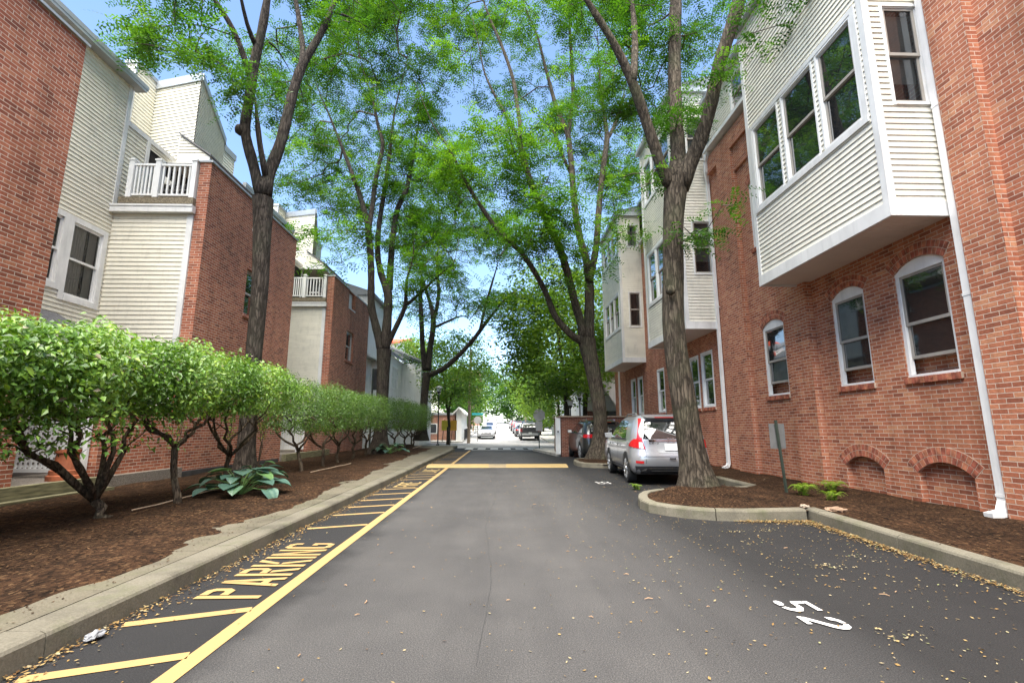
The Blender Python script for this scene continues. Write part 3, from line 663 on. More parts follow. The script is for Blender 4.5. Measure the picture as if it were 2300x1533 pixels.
B = empty('brick_house',(RW,21,0),'orange-red brick house with two tall clapboard bays behind the parked cars','house')
rw = [(15.3,16.22,1.98,3.8),(16.42,17.3,1.98,3.77),(19.95,20.87,1.95,3.79),(23.02,23.87,1.96,3.76),(24.25,25.1,1.94,3.77)]
mb = MB(); wall(mb,frR,28.6,-.1,10.0,rw,depth=.13,u00=14.5); mb.box(RW+.25,17,14.52,28.6,-.1,10.0); mb.box(RW+.001,RW+.25,28.48,28.6,-.1,10); mb.build('wall', m_brickR, B)
vs = MB()
for h in rw: vs = MB(); rowlock_sill(vs,frR,h[0]-.03,h[1]+.03,h[2]); vs.build('brick_sill',VM,B)

for h in rw: window(B,frR,*h,casing=.075,setback=.03,proud=.04,sash=m_trim,glass=m_glass3)
fw = [(15.25,16.1,6.0,7.82),(16.25,17.05,6.0,7.82),(17.2,18.0,6.0,7.82),(15.25,16.1,10.05,11.55),(16.25,17.05,10.05,11.55),(17.2,18.0,10.05,11.55)]
bay(B,5.77,14.64,18.45,4.34,12.4,fw,[(.38,.95,6.1,7.83),(.38,.95,10.0,11.5)])
fw = [(22.75,23.65,6.08,7.66),(23.8,24.6,6.08,7.66),(24.75,25.62,6.08,7.66),(22.75,23.65,9.8,11.0),(23.8,24.6,9.8,11.0),(24.75,25.62,9.8,11.0)]
bay(B,5.74,22.36,26.15,4.34,11.5,fw,[(.40,.92,6.02,7.65),(.42,.90,9.95,11.05)])
s3 = MB(); siding(s3,f3,22.3,10.1,11.95,(),exp=.1,u00=18.5); siding(s3,f3,28.6,10.1,11.6,(),exp=.1,u00=26.2); s3.build('upper_siding', m_sidR, B)
r = MB(); r.box(RW-.12,17,18.5,22.2,11.951,12.1); r.box(RW-.12,17,26.3,28.6,11.601,11.75); r.box(RW+.4,17,14.6,28.5,10,11.6); r.build('roof', m_cop, B)
gt = MB(); gt.box(RW-.18,RW-.05,18.6,22.2,9.98,10.1); gt.build('gutter', m_trim, B)
downspout(B,[(RW-.20,14.15,9.97),(RW-.20,14.36,9.75),(RW-.20,14.38,9.4),(RW-.075,14.58,9.1),(RW-.075,14.58,.3),(RW-.12,14.56,.22),(RW-.26,14.5,.17)],.10,.08,straps=[(RW-.075,14.58,5.0)])
downspout(B,[(RW-.07,27.3,10),(RW-.07,27.3,.2)],.10,.08)

# ================================================================ townhouses on the left
LW = -7.6; LR = -9.95; frL = Fr((LW,0),(0,1),(1,0)); frB_ = Fr((LR,0),(0,1),(1,0))
def coping(mb, Ya, Yb): mb.box(LW-.32,LW+.05,Ya,Yb,8.2,8.25)
N = empty('brick_townhouse',(LW,3,0),'brown-red brick townhouse, a flat blank wall nearest on its side, above the biggest hedge','house')
mb = MB(); wall(mb,frL,8.1,-.1,8.2,(),u00=-6); mb.box(-14,LW-.002,7.8,8.1,-.1,8.2); mb.box(-14,LW-.3,-6,7.79,-.1,8.0); mb.build('wall', m_brickL, N)
mb = MB(); coping(mb,-6,8.14); mb.build('coping', m_cop, N)
mb = MB(); mb.box(-9.1,-8.15,6.7,7.75,8.0,8.95); mb.box(-9.16,-8.09,6.64,7.81,8.951,9.03); mb.build('parapet', m_brickL, N)
mb = MB(); mb.tube([(-8.35,7.5,9.03),(-8.35,7.5,9.45)],.02,8); mb.lathe((-8.35,7.5,9.45),[(.03,0),(.09,.02),(.1,.07),(.06,.1),(.11,.14),(.12,.2),(.08,.26),(.02,.3)],14); mb.build('roof_finial', M('rust_metal',(.14,.07,.05),.7), N)

def townhouse(name, label, Ya, Y2, Yb, bw, notch):
    H = empty(name,(LW,Y2,0),label,'house'); sR = MB()
    wins = [(Y2-1.07,Y2-.22,4.3,6.05),(Y2-2.35,Y2-1.33,4.5,6.05)]
    siding(sR,frB_,Y2,.4,10.36,[(a-.0,b,c,d) for a,b,c,d in wins],exp=.102,u00=Ya)
    fP = Fr((LR,Y2),(1,0),(0,-1)); siding(sR,fP,-8.05-LR,.4,6.74,(),exp=.115)
    door = (Y2+.85,Y2+1.9,7.12,9.1); siding(sR,frB_,Y2+2.03,7.1,9.26,[door],exp=.115,u00=Y2+.02)
    # penthouse with slanting plan and flat coped top
    p0 = np.array([-9.5,Y2+2.02]); dA = np.array([math.sin(R(-75)),math.cos(R(-75))]); dB = np.array([math.sin(R(-19)),math.cos(R(-19))])
    pA = p0+dA*1.76; pA2 = p0+dA*2.6; pB = p0+dB*3.75; pC = pB+np.array([0,.8])
    nA = np.array([dA[1],-dA[0]])*-1; nA = nA if nA[1] < 0 else -nA; nB = np.array([dB[1],-dB[0]]); nB = nB if nB[0] > 0 else -nB
    siding(sR,Fr(p0,dA,nA),2.6,9.2,12.36,(),exp=.115,top=lambda u: 12.36-.10*u if u < 1.76 else 12.18)
    siding(sR,Fr(p0,dB,nB),3.75,9.2,12.36,(),exp=.115); siding(sR,Fr(pB,(0,1),(1,0)),.8,9.2,12.1,(),exp=.115)
    siding(sR,Fr((pA[0]-.28,Y2+1.55),(1,0),(0,-1)),.26,9.2,12.35,(),exp=.115); siding(sR,Fr((pA[0],Y2+1.55),(0,1),(1,0)),.92,9.2,12.35,(),exp=.115)
    sR.build('siding', m_sidL, H)
    core = MB(); core.prism([tuple(p0+np.array([-.03,.03])),tuple(pB+np.array([-.04,0])),tuple(pC+np.array([-.04,0])),(-14,pC[1]),(-14,pA2[1]+.06),tuple(pA2+np.array([0,.06]))],9.2,[12.34,12.34,12.08,12.1,12.1,12.1])
    core.prism([(pA[0]-.26,Y2+1.57),(pA[0]-.02,Y2+1.57),(pA[0]-.02,pA[1]+.02),(pA[0]-.26,pA[1]+.02)],9.2,12.33)
    core.box(-14,LR-.6,Ya+.05,Y2-.02,.0,10.3); core.box(LR-.6,LR-.02,Ya+.05,Y2-.02,6.3,10.3); core.box(LR-.6,LR-.02,Ya+.05,Y2-.02,0,4.2); core.box(-14,LR-.02,Y2+.02,Yb-.02,.0,9.2); core.box(LR+.02,LW-.30,Y2+.05,Yb-.3,0,6.7)
    core.build('inner_walls', m_dark, H)
    t = MB(); t.obox(Fr(p0,dA,nA),-.04,1.78,.022,.06,12.14,12.42); t.obox(Fr(p0,dB,nB),-.02,3.79,.022,.06,12.2,12.42); t.obox(Fr(pB,(0,1),(1,0)),.0,.82,.023,.06,11.9,12.14)
    t.box(pA[0]-.33,pA[0]+.05,Y2+1.5,Y2+2.46,12.351,12.47); t.box(pA[0]-.02,pA[0]+.03,Y2+1.52,Y2+1.60,9.2,12.35); t.box(pA[0]-.32,pA[0]-.262,Y2+1.52,Y2+1.6,9.2,12.35)
    t.box(LR-.05,LR+.25,Ya-.0,Y2+.2,10.36,10.44); t.box(LR+.12,LR+.26,Ya,Y2+.24,10.441,10.56); t.build('coping', m_cop, H)
    t = MB(); t.box(LR-.002,LR+.034,Y2-.105,Y2+.02,6.98,10.36); t.box(-8.05,-7.905,Y2-.036,Y2+.02,.4,6.72); t.box(LR+.0,LR+.04,Y2+.02,Y2+2.0,9.262,9.4)
    t.box(LR+.02,LR+.055,door[0]-.11,door[0],7.12,9.26); t.box(LR+.02,LR+.055,door[1],door[1]+.11,7.12,9.26)
    # canopy over the terrace
    cy = Y2+1.55; t.box(-9.62,-8.66,cy,cy+.03,9.06,9.30); t.box(-8.69,-8.66,cy+.031,Yb-1.4,9.06,9.30); t.box(-9.90,-8.70,cy+.032,Yb-1.4,9.08,9.11)
    t.build('trim', m_trimg, H)
    cs = MB(); siding(cs,Fr((-9.62,cy+.02),(1,0),(0,-1)),.93,9.31,9.98,(),exp=.1,top=lambda u: 9.98-.68*u/.93)
    cr = MB(); cr.prism([(-9.62,cy-.06),(-8.6,cy-.06),(-8.6,Yb-1.3),(-9.62,Yb-1.3)],[9.99,9.27,9.27,9.99],[10.04,9.32,9.32,10.04])
    cp = cs.build('canopy_gable', m_sidL, H); cr.build('canopy_roof', m_shing, cp)
    for i,(a,b,c,d) in enumerate(wins): wr = window(H,frB_,a,b,c,d,casing=.13,proud=.035,glass=m_glass2,sash=m_trim,room=True)
    cu = MB(); a,b,c,d = wins[0]
    for y0,y1 in ((a+.05,a+.50),(b-.25,b-.03)):
        n = 14
        for i in range(n): cu.poly([(LR-.10-.02*(i%2),y0+(y1-y0)*i/n,c+.05),(LR-.10-.02*((i+1)%2),y0+(y1-y0)*(i+1)/n,c+.05),(LR-.10-.02*((i+1)%2),y0+(y1-y0)*(i+1)/n,d-.03),(LR-.10-.02*(i%2),y0+(y1-y0)*i/n,d-.03)])
    cu.build('curtain', m_curt, H)
    g2 = MB(); g2.poly([frB_(door[0],-.05,door[2]),frB_(door[1],-.05,door[2]),frB_(door[1],-.05,door[3]),frB_(door[0],-.05,door[3])]); g2.build('terrace_door', m_glass, H)
    # brick block with terrace parapet
    mb = MB(); wall(mb,frL,Yb,-.1,8.2,[bw,notch],depth=.2,u00=Y2)
    wall(mb,Fr((-7.9,Y2),(1,0),(0,-1)),.3,-.1,8.2,()); mb.poly([(-7.9,Y2,6.9),(-7.9,Yb,6.9),(-7.9,Yb,8.2),(-7.9,Y2,8.2)])
    mb.box(-14,LW-.002,Yb-.28,Yb,-.1,8.2); mb.build('brick_wall', m_brickL, H)
    t = MB(); t.box(-7.93,LW+.05,Y2-.04,notch[0],8.2,8.25); t.box(-7.93,LW+.05,notch[1],Yb+.04,8.2,8.25); t.build('parapet_coping', m_cop, H)
    t = MB(); t.obox(frL,notch[0],notch[1],-.24,-.17,notch[2],notch[3]); t.obox(frL,notch[0]-.02,notch[1]+.02,-.17,.03,notch[2]-.06,notch[2]-.001); t.build('notch_panel', m_trim, H)
    window(H,frL,*bw,casing=.05,setback=.12,proud=.02,sash=m_sashd,trim=m_sashd,name='wall_window')
    t = MB(); t.obox(frL,bw[0]-.05,bw[1]+.05,-.1,.05,bw[2]-.11,bw[2]-.003); t.build('brick_sill', m_brickL, H)
    # balcony front
    t = MB(); t.box(LR-.1,-7.86,Y2-.17,Y2-.03,6.74,6.93); t.box(LR-.1,-7.86,Y2-.19,Y2-.171,6.89,6.94); t.build('gutter', m_trimg, H)
    t = MB(); t.box(LR+.16,-7.905,Y2-.12,Y2+.03,6.99,7.16); t.box(LR+.04,-7.905,Y2+.031,Yb-.3,7.0,7.10); t.build('deck', m_wood, H)
    t = MB()
    for x in (LR+.34,-8.93,-8.0): t.box(x-.065,x+.065,Y2-.075,Y2+.055,7.161,8.20); t.box(x-.085,x+.085,Y2-.095,Y2+.075,8.201,8.24); t.box(x-.055,x+.055,Y2-.065,Y2+.045,8.241,8.27)
    for a,b in ((LR+.405,-8.995),(-8.865,-8.065)):
        t.box(a,b,Y2-.05,Y2+.03,8.07,8.13); t.box(a,b,Y2-.035,Y2+.015,7.24,7.29)
        n = 6
        for i in range(n): x = a+(b-a)*(i+.5)/n; t.box(x-.021,x+.021,Y2-.031,Y2+.011,7.29,8.07)
    t.build('balcony_railing', m_trim, H)
    # lean-to slate roof in the recess
    t = MB(); a,b,c,d = (LR+.03,Ya),(LR+.03,Y2-1.15),(-9.15,Y2-.75),(-9.15,Ya)
    t.prism([a,b,c,d],[3.80,3.80,3.22,3.22],[3.85,3.85,3.27,3.27]); t.prism([b,(LR+.03,Y2-.03),(LR+.06,Y2-.03),c],[3.80,3.22,3.22,3.22],[3.851,3.27,3.27,3.271]); t.build('lean_to_roof', m_shing, H)
    t = MB(); t.box(LR+.03,-9.25,Ya,Y2-.8,.4,3.215); t.build('lean_to_wall', M('shaded_board',(.16,.14,.12),.8,.2,3), H)
    return H
townhouse('brick_townhouse','brown-red brick townhouse with a white balcony over cream clapboard, behind the nearest left trunk',8.1,12.1,17.6,(14.35,15.2,4.66,6.05),(14.42,15.5,7.33,8.2))
townhouse('brick_townhouse','brown-red brick townhouse farther off, behind the second hedge',17.62,21.9,28.0,(24.1,25.3,4.66,6.15),(24.2,25.25,7.33,8.2))
# ---- white clapboard house beyond the brick ones
Wh = empty('clapboard_house',(-7.6,33,0),'white clapboard house with a jettied upper floor beyond the last brick townhouse','house')
s = MB(); fw_ = Fr((-7.6,0),(0,1),(1,0)); fw2 = Fr((-8.1,0),(0,1),(1,0))
siding(s,fw_,31.6,5.56,9.0,[(28.9,29.9,6.9,8.3)],exp=.12,u00=28.02); siding(s,fw2,31.0,.1,5.5,[(29.3,30.1,3.9,5.2)],exp=.12,u00=28.02)
siding(s,Fr((-8.1,31.0),(1,0),(0,-1)),.5,.1,5.5,(),exp=.12); siding(s,fw_,38.3,.1,6.35,[(34.6,36.6,4.2,5.6)],exp=.12,u00=31.0)
siding(s,Fr((-7.6,38.3),(1,0),(0,-1)),1.5,.1,6.3,(),exp=.12); siding(s,Fr((-6.1,0),(0,1),(1,0)),44.5,.1,6.3,[(40,41.5,3.6,5.3)],exp=.12,u00=38.3)
s.build('siding', m_sidW, Wh)
t = MB(); t.box(-14,-7.62,28.05,31.55,5.55,9.0); t.box(-14,-8.12,28.05,38,0,5.5); t.box(-14,-7.62,31.1,44,0,6.3); t.box(-13,-6.12,38.35,44.4,0,6.25); t.box(-7.7,-7.55,28.0,31.65,5.45,5.555); t.build('inner_walls', m_trimg, Wh)
t = MB(); t.prism([(-7.3,30.9),(-7.3,38.3),(-11,38.3),(-11,30.9)],[6.36,6.36,8.3,8.3],[6.5,6.5,8.45,8.45]); t.prism([(-5.8,38.0),(-5.8,44.8),(-11,44.8),(-11,38.0)],[6.32,6.32,8.6,8.6],[6.46,6.46,8.75,8.75]); t.box(-14,-7.35,27.95,31.8,9.001,9.15); t.prism([(-7.4,28),(-7.4,31.8),(-11,31.8),(-11,28)],9.151,[9.2,9.2,10.4,10.4]); t.build('roof', m_roof, Wh)
for fr_,q in ((fw_,(28.9,29.9,6.9,8.3)),(fw2,(29.3,30.1,3.9,5.2)),(fw_,(34.6,36.6,4.2,5.6)),(Fr((-6.1,0),(0,1),(1,0)),(40,41.5,3.6,5.3))): window(Wh,fr_,*q,casing=.14,sash=m_trim,mullion=True,name='window')
# ---- far buildings on the left
def simple_house(name,label,x0,x1,y0,y1,h,wallm,roofm,ridge=2.0,axis='y',wins=(),flat=False,z=0):
    o = empty(name,((x0+x1)/2,(y0+y1)/2,z),label,'house'); mb = MB(); mb.box(x0,x1,y0,y1,z-.3,z+h)
    if not flat:
        if axis == 'y':
            c = (x0+x1)/2
            for yy in (y0+.01,y1-.01): mb.poly([(x0,yy,z+h),(x1,yy,z+h),(c,yy,z+h+ridge)])
        else:
            c = (y0+y1)/2
            for xx in (x0+.01,x1-.01): mb.poly([(xx,y0,z+h),(xx,y1,z+h),(xx,c,z+h+ridge)])
    mb.build('wall', wallm, o); r = MB(); e = .35
    if flat: r.box(x0-.1,x1+.1,y0-.1,y1+.1,z+h+.002,z+h+.22)
    elif axis == 'y':
        c = (x0+x1)/2; k = ridge/(c-x0)
        for a in (x0-e,x1+e): r.extrude([(a,y0-e,z+h-e*k),(c,y0-e,z+h+ridge),(c,y1+e,z+h+ridge),(a,y1+e,z+h-e*k)],(0,0,.15))
    else:
        c = (y0+y1)/2; k = ridge/(c-y0)
        for a in (y0-e,y1+e): r.extrude([(x0-e,a,z+h-e*k),(x0-e,c,z+h+ridge),(x1+e,c,z+h+ridge),(x1+e,a,z+h-e*k)],(0,0,.15))
    r.build('roof', roofm, o)
    for (face,u,zz,ww,hh) in wins:
        w_ = MB(); g_ = MB()
        if face == 'r': w_.box(x1,x1+.05,u-ww/2-.1,u+ww/2+.1,z+zz-.1,z+zz+hh+.1); g_.box(x1+.051,x1+.06,u-ww/2,u+ww/2,z+zz,z+zz+hh)
        if face == 'l': w_.box(x0-.05,x0,u-ww/2-.1,u+ww/2+.1,z+zz-.1,z+zz+hh+.1); g_.box(x0-.06,x0-.051,u-ww/2,u+ww/2,z+zz,z+zz+hh)
        if face == 'n': w_.box(u-ww/2-.1,u+ww/2+.1,y0-.05,y0,z+zz-.1,z+zz+hh+.1); g_.box(u-ww/2,u+ww/2,y0-.06,y0-.051,z+zz,z+zz+hh)
        wo_ = w_.build('window', m_trim, o); g_.build('glass', m_glass, wo_)
    return o
m_red = M('red_orange_paint',(.62,.10,.045),.6,.12,2); m_pinkb = brick_mat('pale_far_brick',[(0,(.36,.15,.10)),(1,(.50,.24,.17))],(.62,.52,.42)); m_whw = M('white_render',(.80,.79,.77),.7,.05,1)
simple_house('red_roofed_house','tall white house with a red-orange roof showing between the forked trunks',-21,-12.2,58,72,11.0,m_whw,m_red,1.6,'x',[('n',-13.6,8.6,1.2,1.5),('n',-16,8.6,1.2,1.5),('r',64,8,1.4,1.6)],z=gz(60))
o = simple_house('red_house','narrow red-orange house tower behind the white clapboard house',-15.2,-13.4,50,53,14.4,m_red,m_roof,.2,'y',[('n',-14.3,11.4,.6,1.6)],flat=True,z=0)
simple_house('low_brick_building','low pale brick building on the corner across the side street',-14,-4.3,48.5,58,2.6,m_pinkb,m_roof,1,'y',[('n',-6.6,.9,1.0,.8),('n',-9.5,.9,1.0,.8)],flat=True,z=0)
simple_house('white_shed','blank white gable-walled shed beside the utility pole',-4.1,-3.62,47.6,56,2.95,m_whw,m_trimg,.25,'y')
simple_house('brick_chimney_block','pinkish brick block rising above the trees far down the street',-11,-4.5,112,124,12.5,m_pinkb,m_roof,1,'y',[('n',-6,9,1.2,1.8)],flat=True,z=gz(112))
simple_house('porch_house','white house with a porch behind the pole sign on the far corner',6.6,15,49,62,6.5,m_whw,m_roof,2.5,'y',[('n',8,1.0,1.0,1.5),('l',53,1.0,1.0,1.6),('l',57,1.0,1.0,1.6)],z=gz(50))
simple_house('white_house','white gabled house down the right pavement beyond the pickup',9,17,70,84,6.5,m_whw,m_roof,2.5,'y',[('l',73,1.2,1.0,1.6),('n',11,1.2,1,1.5)],z=gz(70))
simple_house('cream_house','cream gabled house far along the left pavement behind trees',-17,-9,84,98,7,m_sidR,m_roof,2.5,'y',[('r',88,1.2,1.0,1.6),('n',-12,1.2,1,1.5)],z=gz(86))
# ---- siding house past the brick wall on the right
Sd = empty('siding_house',(9,38,0),'pale siding house with a shingled overhang behind the brick garden wall','house')
s = MB(); siding(s,Fr((6.3,37),(1,0),(0,-1)),6,.1,6.6,[(.5,1.1,4.9,6.1)],exp=.13); siding(s,Fr((6.3,0),(0,1),(-1,0)),46,.1,6.6,(),exp=.13,u00=37)
siding(s,Fr((6.9,33.0),(1,0),(0,-1)),3,1.2,4.7,(),exp=.12,bot=lambda u: 4.3-1.55*u); s.build('siding', m_sidW, Sd)
t = MB(); t.box(6.33,14,37.03,46,0,6.6); t.box(6.95,12,33.05,37,4.75,6.0); t.box(8.9,12,33.1,37,0,4.7); t.box(8.3,8.55,33.02,33.3,0,4.2); t.build('inner_walls', m_sidR, Sd)
t = MB(); t.box(6.6,12.2,32.9,37,4.72,4.80); t.prism([(6.6,32.85),(12,32.85),(12,33.04),(6.6,33.04)],4.801,[6.05,6.05,6.15,6.15]); t.build('shingled_overhang', M('mossy_shingle',(.34,.33,.16),.8,.25,7,30,.01), Sd)
t = MB(); t.prism([(5.8,36.6),(9.5,36.6),(9.5,46),(5.8,46)],[6.5,9.0,9.0,6.5],[6.62,9.12,9.12,6.62]); t.box(6.9,9,33.5,37,6.2,7.4); t.build('roof', m_roof, Sd)
t = MB(); t.box(6.78,7.4,36.93,36.99,4.9,6.1); t.box(6.6,8.9,36.9,36.98,.9,2.6); t.build('window', m_glass, Sd)
# ---- brick garden wall with its white door post
G_ = empty('garden_wall',(4.5,23.7,0),'low dark brick wall with a stone cap behind the black car','wall')
mb = MB(); wall(mb,Fr((2.95,23.55),(1,0),(0,-1)),3.83,-.1,1.84,()); mb.box(2.95,6.78,23.56,23.85,-.1,1.84); wall(mb,Fr((2.95,0),(0,1),(-1,0)),26.5,-.1,1.84,(),u00=23.55); mb.box(2.96,3.25,23.86,26.5,-.1,1.84); mb.build('wall', m_brickP, G_)
t = MB(); t.box(2.88,6.78,23.49,23.9,1.841,1.90); t.box(2.88,3.3,23.901,26.55,1.841,1.9); t.build('cap', M('cap_stone',(.33,.25,.18),.9,.2,4,30,.004), G_)
t = MB(); t.box(2.70,2.92,23.62,23.68,.12,1.80); t.box(2.69,2.72,23.55,23.75,.12,1.86); t.build('white_gate', m_trim, G_); t = MB(); t.box(2.77,2.83,23.55,23.62,1.12,1.2); t.build('latch', m_black, G_)

# ================================================================ street furniture
def lamp(x,y,z,h,label):
    o = empty('street_lamp',(x,y,z),label,'street lamp','slim black street lamps'); p = MB(); p.tube([(x,y,z),(x,y,z+h)],[.05,.04],10); p.lathe((x,y,z),[(.12,0),(.11,.08),(.06,.15)],12); p.lathe((x,y,z+h-.02),[(.05,0),(.09,.05),(.14,.16),(.13,.2)],12); p.build('pole', m_black, o)
    g_ = MB(); g_.lathe((x,y,z+h+.18),[(.13,0),(.17,.12),(.19,.26)],12); g_.build('lantern', M('frosted_glass',(.62,.64,.66),.3,.05,2), o)
    c = MB(); c.lathe((x,y,z+h+.44),[(.30,0),(.29,.02),(.12,.12),(.03,.15)],14); c.build('lamp_cap', M('lamp_cap_grey',(.42,.43,.44),.5,.05,3), o)
lamp(-4.47,36.6,.1,3.75,'slim black street lamp standing at the end of the hedges by the kerb bend')
lamp(5.0,30.5,.1,2.9,'slim black street lamp just right of the bare trunks behind the brick wall')
lamp(4.45,30.8,.1,2.45,'slim black street lamp just left of the bare trunks behind the brick wall')
def octo(fr,u,z,r): return [fr(u+r*math.cos(R(22.5+45*i)),.0,z+r*math.sin(R(22.5+45*i))) for i in range(8)]
def stop_sign(x,y,z,h,label,extra=0,blade=False):
    o = empty('stop_sign',(x,y,z),label,'road sign'); p = MB(); p.box(x-.03,x+.03,y-.02,y+.02,z,z+h+.2); p.build('post', m_galv if not extra else m_dgreen, o)
    m_gs = M('sign_back_grey',(.36,.355,.35),.5,.08,4); fr = Fr((x,y-.03),(1,0),(0,-1)); s_ = MB(); s_.extrude(octo(fr,0,z+h-.2,.38),(0,.012,0)); s_.build('sign_back', m_gs, o)
    if extra: e = MB(); e.box(x-.2,x+.2,y-.03,y-.021,z+h-1.15,z+h-.58); e.build('lower_plate', m_gs, o)
    if blade: b_ = MB(); b_.box(x-.55,x+.55,y-.012,y+.012,z+h+.28,z+h+.48); b_.build('street_name_blade', M('teal_sign',(.03,.30,.33),.5,.06,4), o); p2 = MB(); p2.box(x+.5,x+.85,y-.01,y+.01,z+h-.8,z+h+.1); p2.build('side_plate', m_trim, o)
stop_sign(2.45,30.4,.12,2.2,'grey sign back above a second plate on the corner by the brick wall',1)
stop_sign(-2.05,47.5,.1,2.2,'pale octagon sign under a teal street name blade across the side street',0,True)
o = empty('parking_sign',(5.36,9.35,.15),'grey parking sign seen from behind on a dark post by the brick wall','road sign')
p = MB(); b = np.array([5.37,9.35,.05]); tp = np.array([5.27,9.33,1.46]); p.extrude([b+(-.03,0,0),b+(-.015,-.03,0),b+(.015,-.03,0),b+(.03,0,0)],tp-b); p.build('post', m_dgreen, o)
s_ = MB(); s_.box(5.15,5.45,9.365,9.375,.93,1.39); s_.build('sign_plate', m_galv, o)
o = empty('pole_sign',(-6.5,25.3,.2),'dark sign panel seen nearly edge-on, on a post above the second hedge','road sign'); p = MB(); p.box(-6.54,-6.46,25.27,25.33,.1,4.35); p.build('post', m_dgreen, o); p = MB(); p.box(-6.50,-6.22,25.345,25.37,3.25,4.35); p.build('sign_plate', m_plast, o)
def pole(x,y,h,label,arms=True):
    z = gz(y); o = empty('utility_pole',(x,y,z),label,'utility pole'); p = MB(); p.tube([(x,y,z-.2),(x+.1,y,z+h)],[.15,.10],10); p.build('pole', M('pole_wood',(.20,.15,.11),.9,.25,4,30,.005,stretch=(1,1,.1)), o)
    if arms:
        a = MB()
        for k in (.0,.9): a.box(x-1.1,x+1.3,y-.06,y+.06,z+h-1.1-k,z+h-.98-k)
        a.build('crossarms', m_wood, o); t_ = MB(); t_.lathe((x+.35,y-.1,z+h-3.0),[(.02,0),(.22,.02),(.24,.2),(.24,.8),(.2,.9),(.05,.95)],14); t_.build('transformer', m_galv, o)
    return o
pole(-2.75,45.2,8.6,'plain wooden utility pole beside the blank white shed',False)
pole(-3.9,75,9.6,'utility pole with crossarms and a grey transformer far down the left pavement')
pole(5.1,96,9.5,'utility pole among the trees far down the right pavement')
def wire(a,b,sag,label):
    mb = MB(); pts = []
    for i in range(13): t = i/12; p = np.array(a)*(1-t)+np.array(b)*t; p[2] -= sag*4*t*(1-t); pts.append(p)
    mb.tube(pts,.022,5); tag(mb.build('overhead_wire', m_black), label,'wire','overhead wires')
wire((-4.8,75,9.3),(5.2,96,9.6),.5,'topmost thin black overhead wire crossing the far street between the poles')
wire((-2.7,75,8.6),(12,62,9),.5,'thin black overhead wire running from the far pole to the right-hand houses')
wire((-4.8,75,8.5),(-2.7,45.2,8.4),.5,'thin black overhead wire linking the two poles on the left pavement')
for x,y,c,l in ((-3.9,42.5,M('orange_yellow_box',(.72,.36,.03),.5,.08,3),'orange-yellow box sign on a thin post at the corner'),(-4.75,43.5,M('lemon_box',(.70,.55,.06),.5,.08,3),'yellow box sign on a thin post half hidden by the forked young tree')):
    o = empty('box_sign',(x,y,0),l,'sign'); p = MB(); p.tube([(x-.2,y,.1),(x,y,2.1)],.03,8); p.build('post', m_black, o); p = MB(); p.box(x-.25,x+.3,y-.09,y-.04,1.15,2.0); p.build('panel', c, o)
o = empty('iron_fence',(-3.2,54,.1),'black iron railing along the far left pavement','fence'); p = MB()
for i in range(36): yy = 49+i*.3; p.box(-3.42,-3.39,yy,yy+.03,gz(yy)+.1,gz(yy)+1.15)
p.build('pickets', m_black, o); p = MB(); p.box(-3.43,-3.38,49,59.8,.35,.39); p.box(-3.43,-3.38,49,59.8,1.2,1.24); p.build('rails', m_black, o)
# lattice screens, timber edging, plinth, terracotta pot, wall box
def lattice(x0,x1,y,z0,z1,label):
    o = empty('lattice_screen',((x0+x1)/2,y,z0),label,'fence'); f = MB(); f.box(x0,x0+.08,y-.03,y+.03,z0,z1); f.box(x1-.08,x1,y-.03,y+.03,z0,z1); f.box(x0+.08,x1-.08,y-.03,y+.03,z1-.09,z1); f.box(x0+.08,x1-.08,y-.03,y+.03,z0,z0+.07)
    for x in (x0+.1,x1-.3): f.box(x,x+.09,y-.02,y+.02,z0-.18,z0)
    f.build('frame', m_trim, o); g_ = MB(); x = x0+.12
    while x < x1-.1: g_.box(x-.021,x+.021,y-.012,y+.0,z0+.07,z1-.09); x += .092
    zz = z0+.11
    while zz < z1-.1: g_.box(x0+.08,x1-.08,y+.001,y+.012,zz-.021,zz+.021); zz += .092
    g_.build('lattice', m_trim, o)
lattice(-9.4,-7.72,9.62,.50,1.95,'white wooden lattice screen behind the biggest hedge, beside the terracotta pot')
lattice(-9.75,-7.72,19.95,.50,1.95,'white wooden lattice screen between the first and second hedges')
lattice(-9.3,-7.8,29.5,.3,1.8,'white wooden lattice screen half hidden behind the second forked trunk')
def timber(y0,y1,x,z0,z1,label):
    mb = MB(); mb.box(x-.14,x,y0,y1,z0,z1); tag(mb.build('timber_edging', m_woodg), label,'edging')
timber(6.2,9.6,-7.30,.20,.43,'long mossy timber holding back the gravel behind the biggest hedge')
timber(6.0,9.6,-7.12,.10,.24,'dark lower timber lying at the mulch edge behind the biggest hedge')
timber(17.4,21.8,-7.30,.20,.43,'mossy timber holding back the gravel below the middle lattice')
mb = MB(); mb.box(-7.6,-7.50,9.6,17.3,.05,.30); tag(mb.build('wall_plinth', M('plinth',(.045,.042,.042),.8,.3,4,40,.004)),'dark edging strip along the foot of the brick wall by the hosta','edging')
o = empty('terracotta_pot',(-7.72,9.2,.4),'terracotta pot standing on a stepped foot beside the white lattice','pot'); p = MB(); p.lathe((-7.72,9.2,.38),[(.26,0),(.26,.1),(.23,.12),(.23,.19),(.20,.21),(.17,.36),(.16,.48),(.19,.50),(.19,.55),(.15,.55),(.14,.4)],24); p.build('pot', m_terra, o, smooth=False)
mb = MB(); mb.box(-7.6,-7.45,15.2,15.5,2.62,2.95); mb.box(-7.46,-7.43,15.24,15.46,2.66,2.91); tag(mb.build('wall_box', m_galv),'grey metal box fixed to the brick wall behind the first left trunk','utility box')
